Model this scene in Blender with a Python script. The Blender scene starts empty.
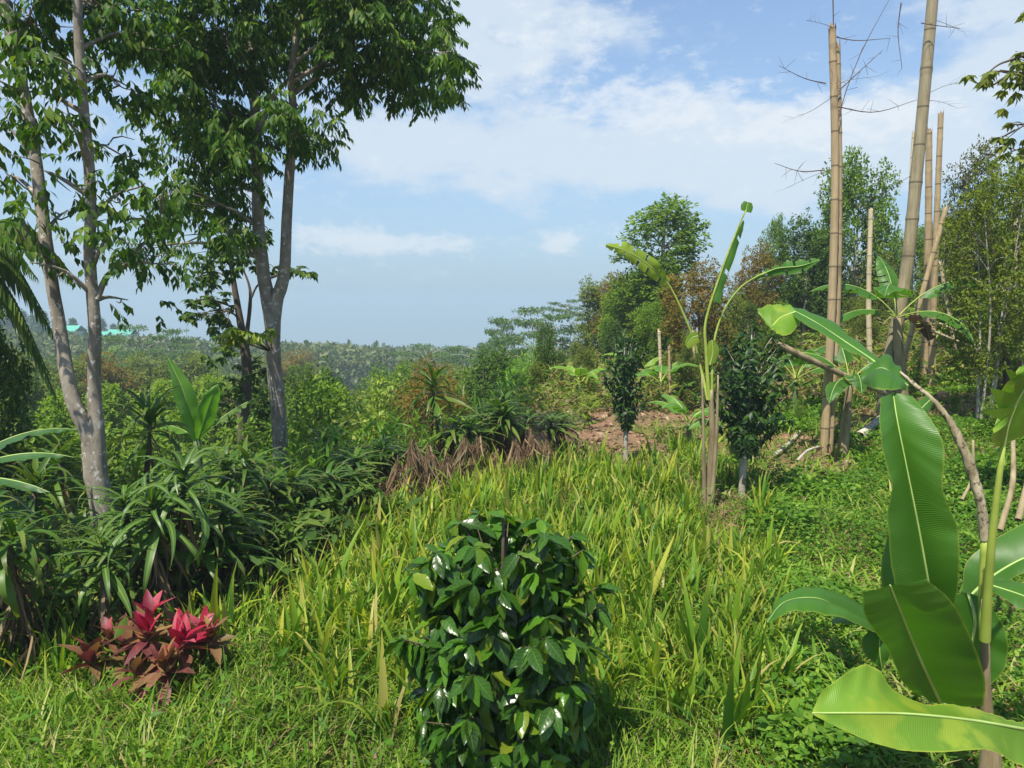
import bpy, math, random
import numpy as np
PI = math.pi
rng = np.random.default_rng(7)
random.seed(7)
sc = bpy.context.scene
COL = sc.collection
R = math.radians

# ------------------------------------------------------------------ camera
CAM = np.array([0.0, 0.0, 2.1]); FPX = 739.0; PITCH = R(-6.5)
FWD = np.array([0, math.cos(PITCH), math.sin(PITCH)]); UPV = np.array([0, -math.sin(PITCH), math.cos(PITCH)])
def P(px, py, d):
    """world point on the sight line of a photo pixel, d metres ahead"""
    v = np.array([1, 0, 0]) * ((px - 512) / FPX) + FWD + UPV * ((384 - py) / FPX)
    return CAM + v * (d / v[1])
cam = bpy.data.cameras.new('camera'); co = bpy.data.objects.new('camera', cam); COL.objects.link(co)
co.location = CAM; co.rotation_euler = (PI / 2 + PITCH, 0, 0)
cam.sensor_width = 36; cam.lens = 36 * FPX / 1024; cam.clip_end = 80000; cam.clip_start = 0.05
sc.camera = co

# ------------------------------------------------------------------ helpers: numpy mesh building
def unit(v):
    v = np.asarray(v, float); return v / np.maximum(np.linalg.norm(v, axis=-1, keepdims=True), 1e-9)
def frames(d, up):
    y = unit(d); x = unit(np.cross(y, up)); z = np.cross(x, y); return np.stack([x, y, z], axis=-1)
def rdir(n):
    return unit(rng.normal(size=(n, 3)))
class B:
    def __init__(s): s.V = []; s.F = []; s.U = []; s.M = []; s.n = 0
    def add(s, V, F, U=None, m=0):
        V = np.asarray(V, float).reshape(-1, 3); F = np.asarray(F, int).reshape(-1, 4)
        if U is None: U = np.zeros((len(V), 2))
        s.V.append(V); s.F.append(F + s.n); s.U.append(np.asarray(U, float)); s.M.append(np.full(len(F), m)); s.n += len(V)
    def build(s, name, mats, parent=None, origin=None, smooth=True):
        me = bpy.data.meshes.new(name)
        if s.V:
            V = np.concatenate(s.V); F = np.concatenate(s.F); U = np.concatenate(s.U); M = np.concatenate(s.M)
            if origin is not None: V = V - np.asarray(origin)
            me.vertices.add(len(V)); me.vertices.foreach_set('co', V.astype(np.float32).ravel())
            me.loops.add(F.size); me.loops.foreach_set('vertex_index', F.ravel().astype(np.int32))
            me.polygons.add(len(F)); me.polygons.foreach_set('loop_start', (np.arange(len(F)) * 4).astype(np.int32))
            me.polygons.foreach_set('loop_total', np.full(len(F), 4, np.int32))
            uv = me.uv_layers.new(name='UVMap'); uv.data.foreach_set('uv', U[F.ravel()].astype(np.float32).ravel())
            if not isinstance(mats, (list, tuple)): mats = [mats]
            for m in mats: me.materials.append(m)
            me.polygons.foreach_set('material_index', M.astype(np.int32))
            me.polygons.foreach_set('use_smooth', np.full(len(F), smooth, bool))
            me.update(calc_edges=True)
        o = bpy.data.objects.new(name, me); COL.objects.link(o)
        if parent is not None: o.parent = parent
        elif origin is not None: o.location = origin
        return o
def tag(o, label=None, cat=None, group=None, kind=None):
    if label: o['label'] = label
    if cat: o['category'] = cat
    if group: o['group'] = group
    if kind: o['kind'] = kind
    return o
def thing(name, label, cat, loc=(0, 0, 0), group=None):
    o = bpy.data.objects.new(name, None); COL.objects.link(o); o.location = loc; o.empty_display_size = .2
    return tag(o, label, cat, group)
def kids(o): return [c for c in list(COL.objects) if c.parent == o]
def copy_tree(o, parent=None):
    c = o.copy(); COL.objects.link(c); c.parent = parent
    for ch in KIDS.get(o.name, None) or kids(o): copy_tree(ch, c)
    return c
KIDS = {}
def spline(pts, n):
    pts = np.asarray(pts, float); k = len(pts)
    if k == 2: t = np.linspace(0, 1, n)[:, None]; return pts[0] * (1 - t) + pts[1] * t
    Q = np.vstack([2 * pts[0] - pts[1], pts, 2 * pts[-1] - pts[-2]])
    out = []
    for u in np.linspace(0, k - 1 - 1e-6, n):
        i = int(u); t = u - i; a, b, c, d = Q[i:i + 4]
        out.append(.5 * ((2 * b) + (-a + c) * t + (2 * a - 5 * b + 4 * c - d) * t * t + (-a + 3 * b - 3 * c + d) * t ** 3))
    return np.array(out)
def tube(b, pts, rad, seg=8, n=None, m=0, wob=0.0, cap=True):
    pts = np.asarray(pts, float)
    if n: 
        rad = np.interp(np.linspace(0, 1, n), np.linspace(0, 1, len(np.atleast_1d(rad))), np.atleast_1d(rad)); pts = spline(pts, n)
    else: rad = np.interp(np.linspace(0, 1, len(pts)), np.linspace(0, 1, len(np.atleast_1d(rad))), np.atleast_1d(rad))
    if cap:
        pts = np.vstack([pts, pts[-1] + unit(pts[-1] - pts[-2]) * 1e-3]); rad = np.append(rad, 1e-4)
    k = len(pts); T = unit(np.gradient(pts, axis=0)); ref = np.array([.31, .92, .2]) if abs(T[0][2]) > .7 else np.array([0, 0, 1.])
    x = unit(np.cross(T, ref)); y = np.cross(T, x); a = np.linspace(0, 2 * PI, seg, endpoint=False)
    rr = rad[:, None] * (1 + wob * rng.normal(size=(k, seg)))
    V = pts[:, None] + x[:, None] * (np.cos(a)[None, :, None] * rr[..., None]) + y[:, None] * (np.sin(a)[None, :, None] * rr[..., None])
    L = np.concatenate([[0], np.cumsum(np.linalg.norm(np.diff(pts, axis=0), axis=1))])
    U = np.stack([np.broadcast_to(a / (2 * PI), (k, seg)), np.broadcast_to(L[:, None], (k, seg))], -1).reshape(-1, 2)
    i = np.arange(k - 1)[:, None] * seg; j = np.arange(seg)[None]; j2 = (j + 1) % seg
    F = np.stack([i + j, i + j2, i + seg + j2, i + seg + j], -1).reshape(-1, 4)
    b.add(V.reshape(-1, 3), F, U, m)
def leaf_tpl(L=1, W=.4, fold=.25, curl=.3, n=3, peak=.45, wavy=0):
    t = np.linspace(0, 1, n + 1); p = np.where(t < peak, np.sin(t / peak * PI / 2) ** .8, np.cos((t - peak) / (1 - peak) * PI / 2) ** .9)
    w = np.maximum(p, .03) * W / 2; z = -curl * t ** 2 * L
    wv = wavy * np.sin(np.arange(n + 1) * 2.3) * W
    V = np.stack([np.stack([-w, t * L, z + fold * w + wv], -1), np.stack([0 * t, t * L, z], -1), np.stack([w, t * L, z + fold * w - wv], -1)], 1).reshape(-1, 3)
    U = np.stack([np.tile([0, .5, 1], n + 1), np.repeat(t, 3)], -1); i = np.arange(n)[:, None] * 3
    F = np.concatenate([np.concatenate([i, i + 1, i + 4, i + 3], 1), np.concatenate([i + 1, i + 2, i + 5, i + 4], 1)])
    return V, F, U
def dia_tpl(L=1, W=.5, b=.1):
    V = np.array([[0, 0, 0], [W / 2, .5 * L, b], [0, L, -b], [-W / 2, .5 * L, b]]); return V, np.array([[0, 1, 2, 3]]), np.array([[.5, 0], [1, .5], [.5, 1], [0, .5]])
def blade_tpl(L=1, W=.05, arch=.4, n=5, fold=.3):
    t = np.linspace(0, 1, n + 1); w = W / 2 * np.maximum(1 - t ** 2.2, .03) * (.55 + .45 * np.minimum(t * 4, 1))
    a = arch * t ** 2; y = np.cumsum(np.concatenate([[0], np.cos(a * PI / 2 * 1.2)[1:]])) / n; z = -np.cumsum(np.concatenate([[0], np.sin(a * PI / 2 * 1.2)[1:]])) / n
    V = np.stack([np.stack([-w, y * L, z * L + fold * w], -1), np.stack([0 * t, y * L, z * L], -1), np.stack([w, y * L, z * L + fold * w], -1)], 1).reshape(-1, 3)
    U = np.stack([np.tile([0, .5, 1], n + 1), np.repeat(t, 3)], -1); i = np.arange(n)[:, None] * 3
    F = np.concatenate([np.concatenate([i, i + 1, i + 4, i + 3], 1), np.concatenate([i + 1, i + 2, i + 5, i + 4], 1)])
    return V, F, U
def strip_tpl(L=1, W=.02, arch=.4, n=3):
    t = np.linspace(0, 1, n + 1); w = W / 2 * np.maximum(1 - t ** 2, .03); a = arch * t ** 1.5
    y = np.cumsum(np.concatenate([[0], np.cos(a * PI / 2)[1:]])) / n; z = -np.cumsum(np.concatenate([[0], np.sin(a * PI / 2)[1:]])) / n
    V = np.stack([np.stack([-w, y * L, z * L], -1), np.stack([w, y * L, z * L], -1)], 1).reshape(-1, 3)
    U = np.stack([np.tile([0, 1], n + 1), np.repeat(t, 2)], -1); i = np.arange(n)[:, None] * 2
    return V, np.concatenate([i, i + 1, i + 3, i + 2], 1), U
def scatter(b, tpl, pos, Rm, s, m=0):
    V, F, U = tpl; n = len(pos)
    if n == 0: return
    s = np.broadcast_to(np.asarray(s, float).reshape(-1, 1, 1) if np.ndim(s) else s, (n, 1, 1))
    VV = np.einsum('nij,vj->nvi', Rm, V) * s + pos[:, None]
    FF = F[None] + (np.arange(n) * len(V))[:, None, None]
    b.add(VV.reshape(-1, 3), FF.reshape(-1, 4), np.tile(U, (n, 1)), m)
def multi(b, tpls, pos, Rm, s, m=0):
    k = rng.integers(0, len(tpls), len(pos)); s = np.broadcast_to(s, (len(pos),))
    for i, t in enumerate(tpls):
        q = k == i; scatter(b, t, pos[q], Rm[q], s[q], m)

# ------------------------------------------------------------------ terrain height
def sstep(a, b, x): t = np.clip((x - a) / (b - a), 0, 1); return t * t * (3 - 2 * t)
HX = ([0, 3.9, 4.5, 6.4, 7.3, 8.8, 9.5, 12, 20, 30, 60], [-4.8, -3.1, -2.05, -1.65, -1.1, .05, .5, .7, 1.2, 1.9, 5])
def xh(y): return np.interp(y, *HX)
def H(x, y):
    x = np.asarray(x, float); y = np.asarray(y, float); D = np.hypot(x, y)
    side = sstep(0, 2.4, xh(y) - .35 - x) * sstep(1, 5, y)
    E = np.where(y > 0, np.maximum(y, D * .8), D)
    val = np.interp(E, [0, 5, 8, 15, 30, 60, 100, 300, 600, 900, 1300, 3000, 5000], [0.5, .8, 1, 2.7, 5.5, 10, 15, 28, 46, 64, 140, 420, 500])
    rgt = np.interp(E, [0, 16, 40, 100, 300, 600, 900, 1300, 3000, 5000], [0, 0, 1, 8, 28, 46, 64, 140, 420, 500])
    z = -(val * side + rgt * (1 - side))
    z += np.minimum(.20 * np.maximum(x - 3.6 , 0), 4) * sstep(4, 11, y) * (1 - sstep(60, 150, D))
    z += .05 * np.sin(x * 1.7 + 1) * np.sin(y * 1.3) * (1 - sstep(30, 60, D)) 
    z += 10 * np.exp(-((x + 75) ** 2 + (y - 140) ** 2) / (2 * 38 ** 2))
    z += sstep(60, 300, D) * (1 - sstep(900, 2500, D)) * (3 * np.sin(x * .013 + 2) * np.sin(y * .011) + 1.5 * np.sin(x * .041) * np.cos(y * .037)) * 1.3
    z += sstep(3000, 8000, D) * 25 * (np.sin(x * .0006 + 1) * np.sin(y * .0005) + .5 * np.sin(x * .0017) * np.sin(y * .0013))
    return z
def ground(px, d):
    p = P(px, 400, d); return np.array([p[0], d, float(H(p[0], d))])

# ------------------------------------------------------------------ materials
def newmat(name):
    m = bpy.data.materials.new(name); m.use_nodes = True; nt = m.node_tree; nt.nodes.clear()
    out = nt.nodes.new('ShaderNodeOutputMaterial'); return m, nt, out
def ramp(nt, stops, fac):
    r = nt.nodes.new('ShaderNodeValToRGB'); e = r.color_ramp.elements
    while len(e) < len(stops): e.new(.5)
    for k, (p, c) in enumerate(stops): e[k].position = p; e[k].color = (*c, 1)
    nt.links.new(fac, r.inputs[0]); return r.outputs[0]
def math_(nt, op, a, b=None, c=None, clamp=False):
    n = nt.nodes.new('ShaderNodeMath'); n.operation = op; n.use_clamp = clamp
    for i, v in enumerate((a, b, c)):
        if v is None: continue
        if isinstance(v, (int, float)): n.inputs[i].default_value = v
        else: nt.links.new(v, n.inputs[i])
    return n.outputs[0]
def mixc(nt, f, a, b, mode='MIX'):
    n = nt.nodes.new('ShaderNodeMix'); n.data_type = 'RGBA'; n.blend_type = mode
    for s, v in ((n.inputs[0], f), (n.inputs[6], a), (n.inputs[7], b)):
        if isinstance(v, (int, float)): s.default_value = v
        elif isinstance(v, tuple): s.default_value = (*v, 1)
        else: nt.links.new(v, s)
    return n.outputs[2]
def noise(nt, scale, vec=None, detail=3, rough=.55, dim='3D'):
    n = nt.nodes.new('ShaderNodeTexNoise'); n.inputs['Scale'].default_value = scale; n.inputs['Detail'].default_value = detail; n.inputs['Roughness'].default_value = rough
    if vec is not None: nt.links.new(vec, n.inputs['Vector'])
    return n.outputs[0]
def leafmat(name, cols, rough=.5, trans=.35, tcol=(1.5, 1.5, .6), spec=.35, rib=None, tip=None, vein=None, patch=None, bump=0., edge=None):
    """cols: colours spread over the leaves at random; translucent light is the leaf colour times tcol"""
    m, nt, out = newmat(name); g = nt.nodes.new('ShaderNodeNewGeometry')
    n = len(cols); c = ramp(nt, [(i / (n - 1) if n > 1 else 0, cols[i]) for i in range(n)], g.outputs['Random Per Island'])
    tc = nt.nodes.new('ShaderNodeTexCoord'); sx = nt.nodes.new('ShaderNodeSeparateXYZ'); nt.links.new(tc.outputs['UV'], sx.inputs[0])
    ob = nt.nodes.new('ShaderNodeObjectInfo')
    nz = noise(nt, 1.4, tc.outputs['Object'], 2); c = mixc(nt, 1.0, c, ramp(nt, [(.3, (.72, .78, .75)), (.7, (1.25, 1.2, 1.15))], nz), 'MULTIPLY')
    if rib: 
        d = math_(nt, 'ABSOLUTE', math_(nt, 'SUBTRACT', sx.outputs[0], .5)); f = math_(nt, 'LESS_THAN', d, rib[0]); c = mixc(nt, math_(nt, 'MULTIPLY', f, rib[2]), c, rib[1])
    if edge: c = mixc(nt, ramp(nt, [(.475, (0, 0, 0)), (.5, (.6, .6, .6))], math_(nt, 'ABSOLUTE', math_(nt, 'SUBTRACT', sx.outputs[0], .5))), c, edge)
    if tip: c = mixc(nt, math_(nt, 'POWER', sx.outputs[1], tip[0]), c, tip[1])
    bm = None
    if vein:
        w = math_(nt, 'SINE', math_(nt, 'MULTIPLY', math_(nt, 'ADD', sx.outputs[1], math_(nt, 'MULTIPLY', math_(nt, 'ABSOLUTE', math_(nt, 'SUBTRACT', sx.outputs[0], .5)), -vein[2])), vein[0]))
        mp = nt.nodes.new('ShaderNodeMapping'); mp.inputs['Scale'].default_value = (3, 60, 1); nt.links.new(tc.outputs['UV'], mp.inputs[0]); n2 = noise(nt, 2.0, mp.outputs[0], 3)
        f = math_(nt, 'MULTIPLY', math_(nt, 'ADD', math_(nt, 'MULTIPLY', w, .5), n2), vein[1]); c = mixc(nt, f, c, (.55, .7, .25)); bm = w
    if patch: 
        pn = noise(nt, patch[0], tc.outputs['Object'], 4); c = mixc(nt, ramp(nt, [(patch[1], (0, 0, 0)), (patch[1] + .1, (1, 1, 1))], pn), c, patch[2])
    p = nt.nodes.new('ShaderNodeBsdfPrincipled'); nt.links.new(c, p.inputs['Base Color']); p.inputs['Roughness'].default_value = rough; p.inputs['Specular IOR Level'].default_value = spec
    if bm is not None and bump:
        bn = nt.nodes.new('ShaderNodeBump'); bn.inputs['Strength'].default_value = bump; bn.inputs['Distance'].default_value = .003; nt.links.new(bm, bn.inputs['Height']); nt.links.new(bn.outputs[0], p.inputs['Normal'])
    t = nt.nodes.new('ShaderNodeBsdfTranslucent'); tcn = mixc(nt, 1.0, c, tcol, 'MULTIPLY'); nt.links.new(tcn, t.inputs[0])
    mx = nt.nodes.new('ShaderNodeMixShader'); mx.inputs[0].default_value = trans; nt.links.new(p.outputs[0], mx.inputs[1]); nt.links.new(t.outputs[0], mx.inputs[2]); nt.links.new(mx.outputs[0], out.inputs[0])
    return m
def barkmat(name, c1, c2, c3=None, scale=8, stretch=.35, rough=.85, bump=.5, thr=.6):
    m, nt, out = newmat(name); tc = nt.nodes.new('ShaderNodeTexCoord'); mp = nt.nodes.new('ShaderNodeMapping'); mp.inputs['Scale'].default_value = (1, 1, stretch); nt.links.new(tc.outputs['Object'], mp.inputs[0])
    n = noise(nt, scale, mp.outputs[0], 5, .65); c = ramp(nt, [(.35, c1), (.65, c2)], n)
    if c3: c = mixc(nt, ramp(nt, [(thr, (0, 0, 0)), (thr + .05, (1, 1, 1))], noise(nt, scale * 2.3, tc.outputs['Object'], 3)), c, c3)
    p = nt.nodes.new('ShaderNodeBsdfPrincipled'); p.inputs['Roughness'].default_value = rough; p.inputs['Specular IOR Level'].default_value = .2; nt.links.new(c, p.inputs['Base Color'])
    bn = nt.nodes.new('ShaderNodeBump'); bn.inputs['Strength'].default_value = bump; bn.inputs['Distance'].default_value = .02; nt.links.new(n, bn.inputs['Height']); nt.links.new(bn.outputs[0], p.inputs['Normal'])
    nt.links.new(p.outputs[0], out.inputs[0]); return m
def bamboomat(name, c1, c2, node=.42, off=0.):
    m, nt, out = newmat(name); tc = nt.nodes.new('ShaderNodeTexCoord'); sx = nt.nodes.new('ShaderNodeSeparateXYZ'); nt.links.new(tc.outputs['UV'], sx.inputs[0])
    mp = nt.nodes.new('ShaderNodeMapping'); mp.inputs['Scale'].default_value = (14, 14, 1.2); nt.links.new(tc.outputs['Object'], mp.inputs[0])
    c = ramp(nt, [(.3, c1), (.7, c2)], noise(nt, 2.2, mp.outputs[0], 4, .6)); c = mixc(nt, ramp(nt, [(.58, (0, 0, 0)), (.72, (.7, .7, .7))], noise(nt, 3.5, tc.outputs['Object'], 4)), c, (.14, .105, .06))
    f = math_(nt, 'ABSOLUTE', math_(nt, 'SUBTRACT', math_(nt, 'FRACT', math_(nt, 'DIVIDE', math_(nt, 'ADD', sx.outputs[1], off), node)), .5))
    c = mixc(nt, ramp(nt, [(.465, (0, 0, 0)), (.485, (.75, .75, .75))], f), c, (.07, .055, .035))
    p = nt.nodes.new('ShaderNodeBsdfPrincipled'); p.inputs['Roughness'].default_value = .5; p.inputs['Specular IOR Level'].default_value = .35; nt.links.new(c, p.inputs['Base Color']); nt.links.new(p.outputs[0], out.inputs[0]); return m
def plain(name, c, rough=.7, spec=.3):
    m, nt, out = newmat(name); p = nt.nodes.new('ShaderNodeBsdfPrincipled'); tc = nt.nodes.new('ShaderNodeTexCoord')
    cc = mixc(nt, 1.0, c, ramp(nt, [(.3, (.75, .75, .75)), (.7, (1.2, 1.2, 1.2))], noise(nt, 6, tc.outputs['Object'], 4)), 'MULTIPLY'); nt.links.new(cc, p.inputs['Base Color'])
    p.inputs['Roughness'].default_value = rough; p.inputs['Specular IOR Level'].default_value = spec; nt.links.new(p.outputs[0], out.inputs[0]); return m

M = {}
M['rain'] = leafmat('dark tree leaf', [(.032, .075, .011), (.05, .115, .016), (.045, .10, .014), (.085, .17, .022), (.15, .20, .028)], .5, .32, (1.7, 1.9, .35), .15)
M['dapple'] = leafmat('tree leaf', [(.03, .065, .012), (.05, .10, .016), (.045, .095, .014), (.10, .15, .02)], .55, .3, (1.6, 1.8, .4), .15)
M['coffee'] = leafmat('coffee leaf', [(.014, .042, .004), (.022, .062, .005), (.04, .12, .007), (.03, .095, .007), (.022, .075, .006), (.06, .17, .009), (.085, .21, .011), (.17, .21, .015)], .27, .3, (1.9, 2.2, .3), .36, rib=(.03, (.10, .19, .04), .6), bump=.05, vein=(42, .03, .35))
M['coffeefar'] = leafmat('coffee tree leaf', [(.015, .045, .008), (.03, .075, .010), (.02, .055, .009), (.06, .12, .016)], .42, .2, (1.6, 2, .4), .25)
M['mid'] = leafmat('mid green leaf', [(.08, .15, .018), (.11, .20, .024), (.15, .25, .03), (.22, .29, .04)], .55, .34, (1.5, 1.6, .4), .12)
M['deep'] = leafmat('deep green leaf', [(.04, .085, .02), (.06, .12, .022), (.09, .165, .028), (.13, .19, .035)], .55, .3, (1.5, 1.6, .5), .12)
M['olive'] = leafmat('olive leaf', [(.10, .14, .03), (.15, .19, .038), (.20, .235, .05), (.12, .185, .03)], .6, .34, (1.4, 1.5, .5), .1)
M['rust'] = leafmat('russet leaf', [(.20, .115, .03), (.27, .15, .035), (.16, .17, .035), (.12, .18, .03), (.30, .20, .05)], .6, .32, (1.5, 1.3, .5), .1)
M['lime'] = leafmat('lime leaf', [(.12, .20, .02), (.20, .30, .03), (.26, .34, .04), (.30, .33, .04)], .5, .4, (1.4, 1.4, .5))
M['bright'] = leafmat('bright green leaf', [(.09, .18, .018), (.14, .25, .022), (.19, .30, .03), (.25, .34, .04)], .55, .4, (1.4, 1.5, .4), .15)
M['bluegreen'] = leafmat('feathery leaf', [(.07, .13, .04), (.10, .17, .05), (.13, .20, .06)], .6, .35, (1.4, 1.5, .7), .1)
M['crop'] = leafmat('crop blade', [(.03, .095, .010), (.06, .17, .014), (.11, .245, .018), (.17, .30, .02), (.08, .19, .015), (.14, .27, .02), (.27, .38, .03), (.42, .43, .05), (.42, .35, .14)], .45, .42, (1.4, 1.5, .4), .25, tip=(6, (.33, .36, .05)))
M['grass'] = leafmat('grass blade', [(.05, .11, .012), (.09, .19, .016), (.14, .26, .02), (.20, .32, .03), (.12, .23, .02), (.28, .38, .05), (.38, .36, .14)], .5, .4, (1.4, 1.5, .4), .2)
M['cover'] = leafmat('ground cover leaf', [(.05, .13, .014), (.08, .19, .018), (.12, .24, .022), (.19, .30, .035)], .5, .38, (1.5, 1.6, .4), .2)
M['drac'] = leafmat('dracaena leaf', [(.035, .085, .012), (.055, .125, .015), (.085, .16, .02), (.15, .20, .035)], .42, .25, (1.5, 1.6, .5), .3, tip=(6, (.22, .16, .06)))
M['dracv'] = leafmat('striped dracaena leaf', [(.05, .11, .02), (.06, .135, .02), (.09, .16, .03)], .42, .25, (1.4, 1.5, .5), .35, rib=(.12, (.24, .32, .08), .5))
M['dead'] = leafmat('dead leaf', [(.075, .05, .03), (.14, .09, .055), (.22, .155, .09), (.11, .07, .045), (.32, .25, .15), (.06, .045, .03)], .8, .2, (1.2, 1, .8), .1)
M['litter'] = leafmat('leaf litter', [(.12, .07, .045), (.20, .12, .075), (.30, .20, .13), (.16, .09, .06), (.40, .30, .20), (.24, .12, .08)], .85, .1, (1, 1, 1), .1)
M['ban'] = leafmat('banana leaf', [(.042, .135, .014), (.052, .15, .016)], .38, .32, (2.1, 2.3, .25), .35, edge=(.26, .30, .05), patch=(26, .66, (.10, .16, .03)), vein=(760, .03, .12), bump=.18)
M['bany'] = leafmat('yellowing banana leaf', [(.12, .25, .022), (.15, .29, .025)], .42, .35, (1.5, 1.6, .3), .3, edge=(.5, .5, .06), vein=(760, .05, .12), bump=.18, patch=(7, .50, (.24, .34, .035)))
M['banb'] = leafmat('bright banana leaf', [(.09, .23, .03), (.12, .26, .035)], .4, .42, (1.5, 1.7, .4), .4, vein=(600, .04, .12), bump=.15)
M['rib'] = plain('banana midrib', (.30, .42, .12), .5)
M['aged'] = barkmat('aged stalk', (.17, .14, .08), (.40, .35, .24), (.09, .07, .045), 22, .5, thr=.58)
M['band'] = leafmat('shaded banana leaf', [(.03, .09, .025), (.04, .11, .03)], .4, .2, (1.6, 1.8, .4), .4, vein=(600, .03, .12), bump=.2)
M['stalk'] = plain('banana stalk', (.28, .36, .06), .5)
M['ti'] = [leafmat('bronze cordyline leaf', [(.12, .05, .03), (.15, .035, .045), (.20, .12, .05), (.07, .02, .025), (.30, .20, .06), (.26, .10, .05), (.14, .12, .04)], .5, .25, (1.5, 1., .8), .3, patch=(30, .56, (.20, .05, .04))),
           leafmat('magenta cordyline leaf', [(.26, .008, .03), (.45, .015, .06), (.16, .010, .025), (.52, .10, .14), (.10, .012, .02)], .5, .3, (1.5, .7, 1.), .3, patch=(36, .58, (.14, .02, .03)))]
M['weeds'] = leafmat('weed leaf', [(.05, .11, .015), (.09, .18, .02), (.14, .24, .025), (.22, .28, .04), (.28, .22, .10), (.20, .14, .08)], .55, .35, (1.4, 1.4, .5), .1)
M['barkg'] = barkmat('grey bark', (.145, .125, .095), (.30, .265, .21), (.46, .44, .39), 9, .5, thr=.60)
M['barkd'] = barkmat('dark bark', (.07, .055, .038), (.14, .11, .08), None, 9, .3)
M['barkp'] = barkmat('pale bark', (.28, .25, .20), (.48, .44, .37), (.12, .10, .08), 12, .6, thr=.62)
M['bam'] = bamboomat('dry bamboo', (.29, .205, .11), (.44, .335, .19), .42)
M['bamg'] = bamboomat('weathered bamboo', (.20, .165, .095), (.33, .28, .17), .50)
M['bamp'] = bamboomat('pale bamboo', (.45, .36, .22), (.60, .50, .33), .30)
M['twig'] = plain('dry twig', (.12, .09, .07), .9)
M['stemg'] = plain('green stem', (.10, .15, .05), .6)
M['dry'] = barkmat('dry stalk', (.15, .115, .06), (.33, .27, .16), None, 10, .2)

# ------------------------------------------------------------------ ground sheet
def terrain():
    na, nr = 420, 210
    r = np.concatenate([[0.0], np.geomspace(.35, 22000, nr)]); a = np.linspace(0, 2 * PI, na, endpoint=False)
    X = r[:, None] * np.sin(a)[None]; Y = r[:, None] * np.cos(a)[None]; Z = H(X, Y)
    V = np.stack([X, Y, Z], -1).reshape(-1, 3); i = np.arange(nr)[:, None] * na; j = np.arange(na)[None]; j2 = (j + 1) % na
    F = np.stack([i + j, i + na + j, i + na + j2, i + j2], -1).reshape(-1, 4)
    m, nt, out = newmat('earth and far land'); tc = nt.nodes.new('ShaderNodeTexCoord'); O = tc.outputs['Object']
    n1 = noise(nt, 1.1, O, 6, .65); n2 = noise(nt, 9, O, 5, .7); n3 = noise(nt, .02, O, 6, .6)
    soil = mixc(nt, n2, (.12, .066, .038), (.32, .195, .12)); soil = mixc(nt, ramp(nt, [(.45, (0, 0, 0)), (.62, (.7, .7, .7))], n1), soil, (.10, .10, .045))
    sx = nt.nodes.new('ShaderNodeSeparateXYZ'); nt.links.new(O, sx.inputs[0])
    D = math_(nt, 'SQRT', math_(nt, 'ADD', math_(nt, 'MULTIPLY', sx.outputs[0], sx.outputs[0]), math_(nt, 'MULTIPLY', sx.outputs[1], sx.outputs[1])))
    green = mixc(nt, n3, (.03, .06, .022), (.08, .11, .035)); green = mixc(nt, n1, green, (.07, .10, .03))
    vo = nt.nodes.new('ShaderNodeTexVoronoi'); vo.inputs['Scale'].default_value = .004; nt.links.new(O, vo.inputs['Vector'])
    patch = mixc(nt, .5, vo.outputs['Color'], (.16, .20, .10)); patch = mixc(nt, .75, patch, (.10, .14, .07))
    vh = nt.nodes.new('ShaderNodeTexVoronoi'); vh.inputs['Scale'].default_value = .02; nt.links.new(O, vh.inputs['Vector'])
    hs = math_(nt, 'MULTIPLY', math_(nt, 'LESS_THAN', vh.outputs['Distance'], .24), math_(nt, 'GREATER_THAN', noise(nt, .0012, O, 3), .5)); patch = mixc(nt, hs, patch, (.75, .72, .7))
    farc = mixc(nt, math_(nt, 'DIVIDE', D, 3000., clamp=True), green, patch)
    c = mixc(nt, ramp(nt, [(.0, (0, 0, 0)), (1, (1, 1, 1))], math_(nt, 'DIVIDE', math_(nt, 'SUBTRACT', D, 17.), 12., clamp=True)), soil, farc)
    p = nt.nodes.new('ShaderNodeBsdfPrincipled'); p.inputs['Roughness'].default_value = .95; p.inputs['Specular IOR Level'].default_value = .1; nt.links.new(c, p.inputs['Base Color'])
    bn = nt.nodes.new('ShaderNodeBump'); bn.inputs['Strength'].default_value = .7; bn.inputs['Distance'].default_value = .05; nt.links.new(n2, bn.inputs['Height']); nt.links.new(bn.outputs[0], p.inputs['Normal']); nt.links.new(p.outputs[0], out.inputs[0])
    b = B(); b.add(V, F); tag(b.build('ground', m), kind='structure', label='reddish earth slope falling to a hazy plain')
terrain()

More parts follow.
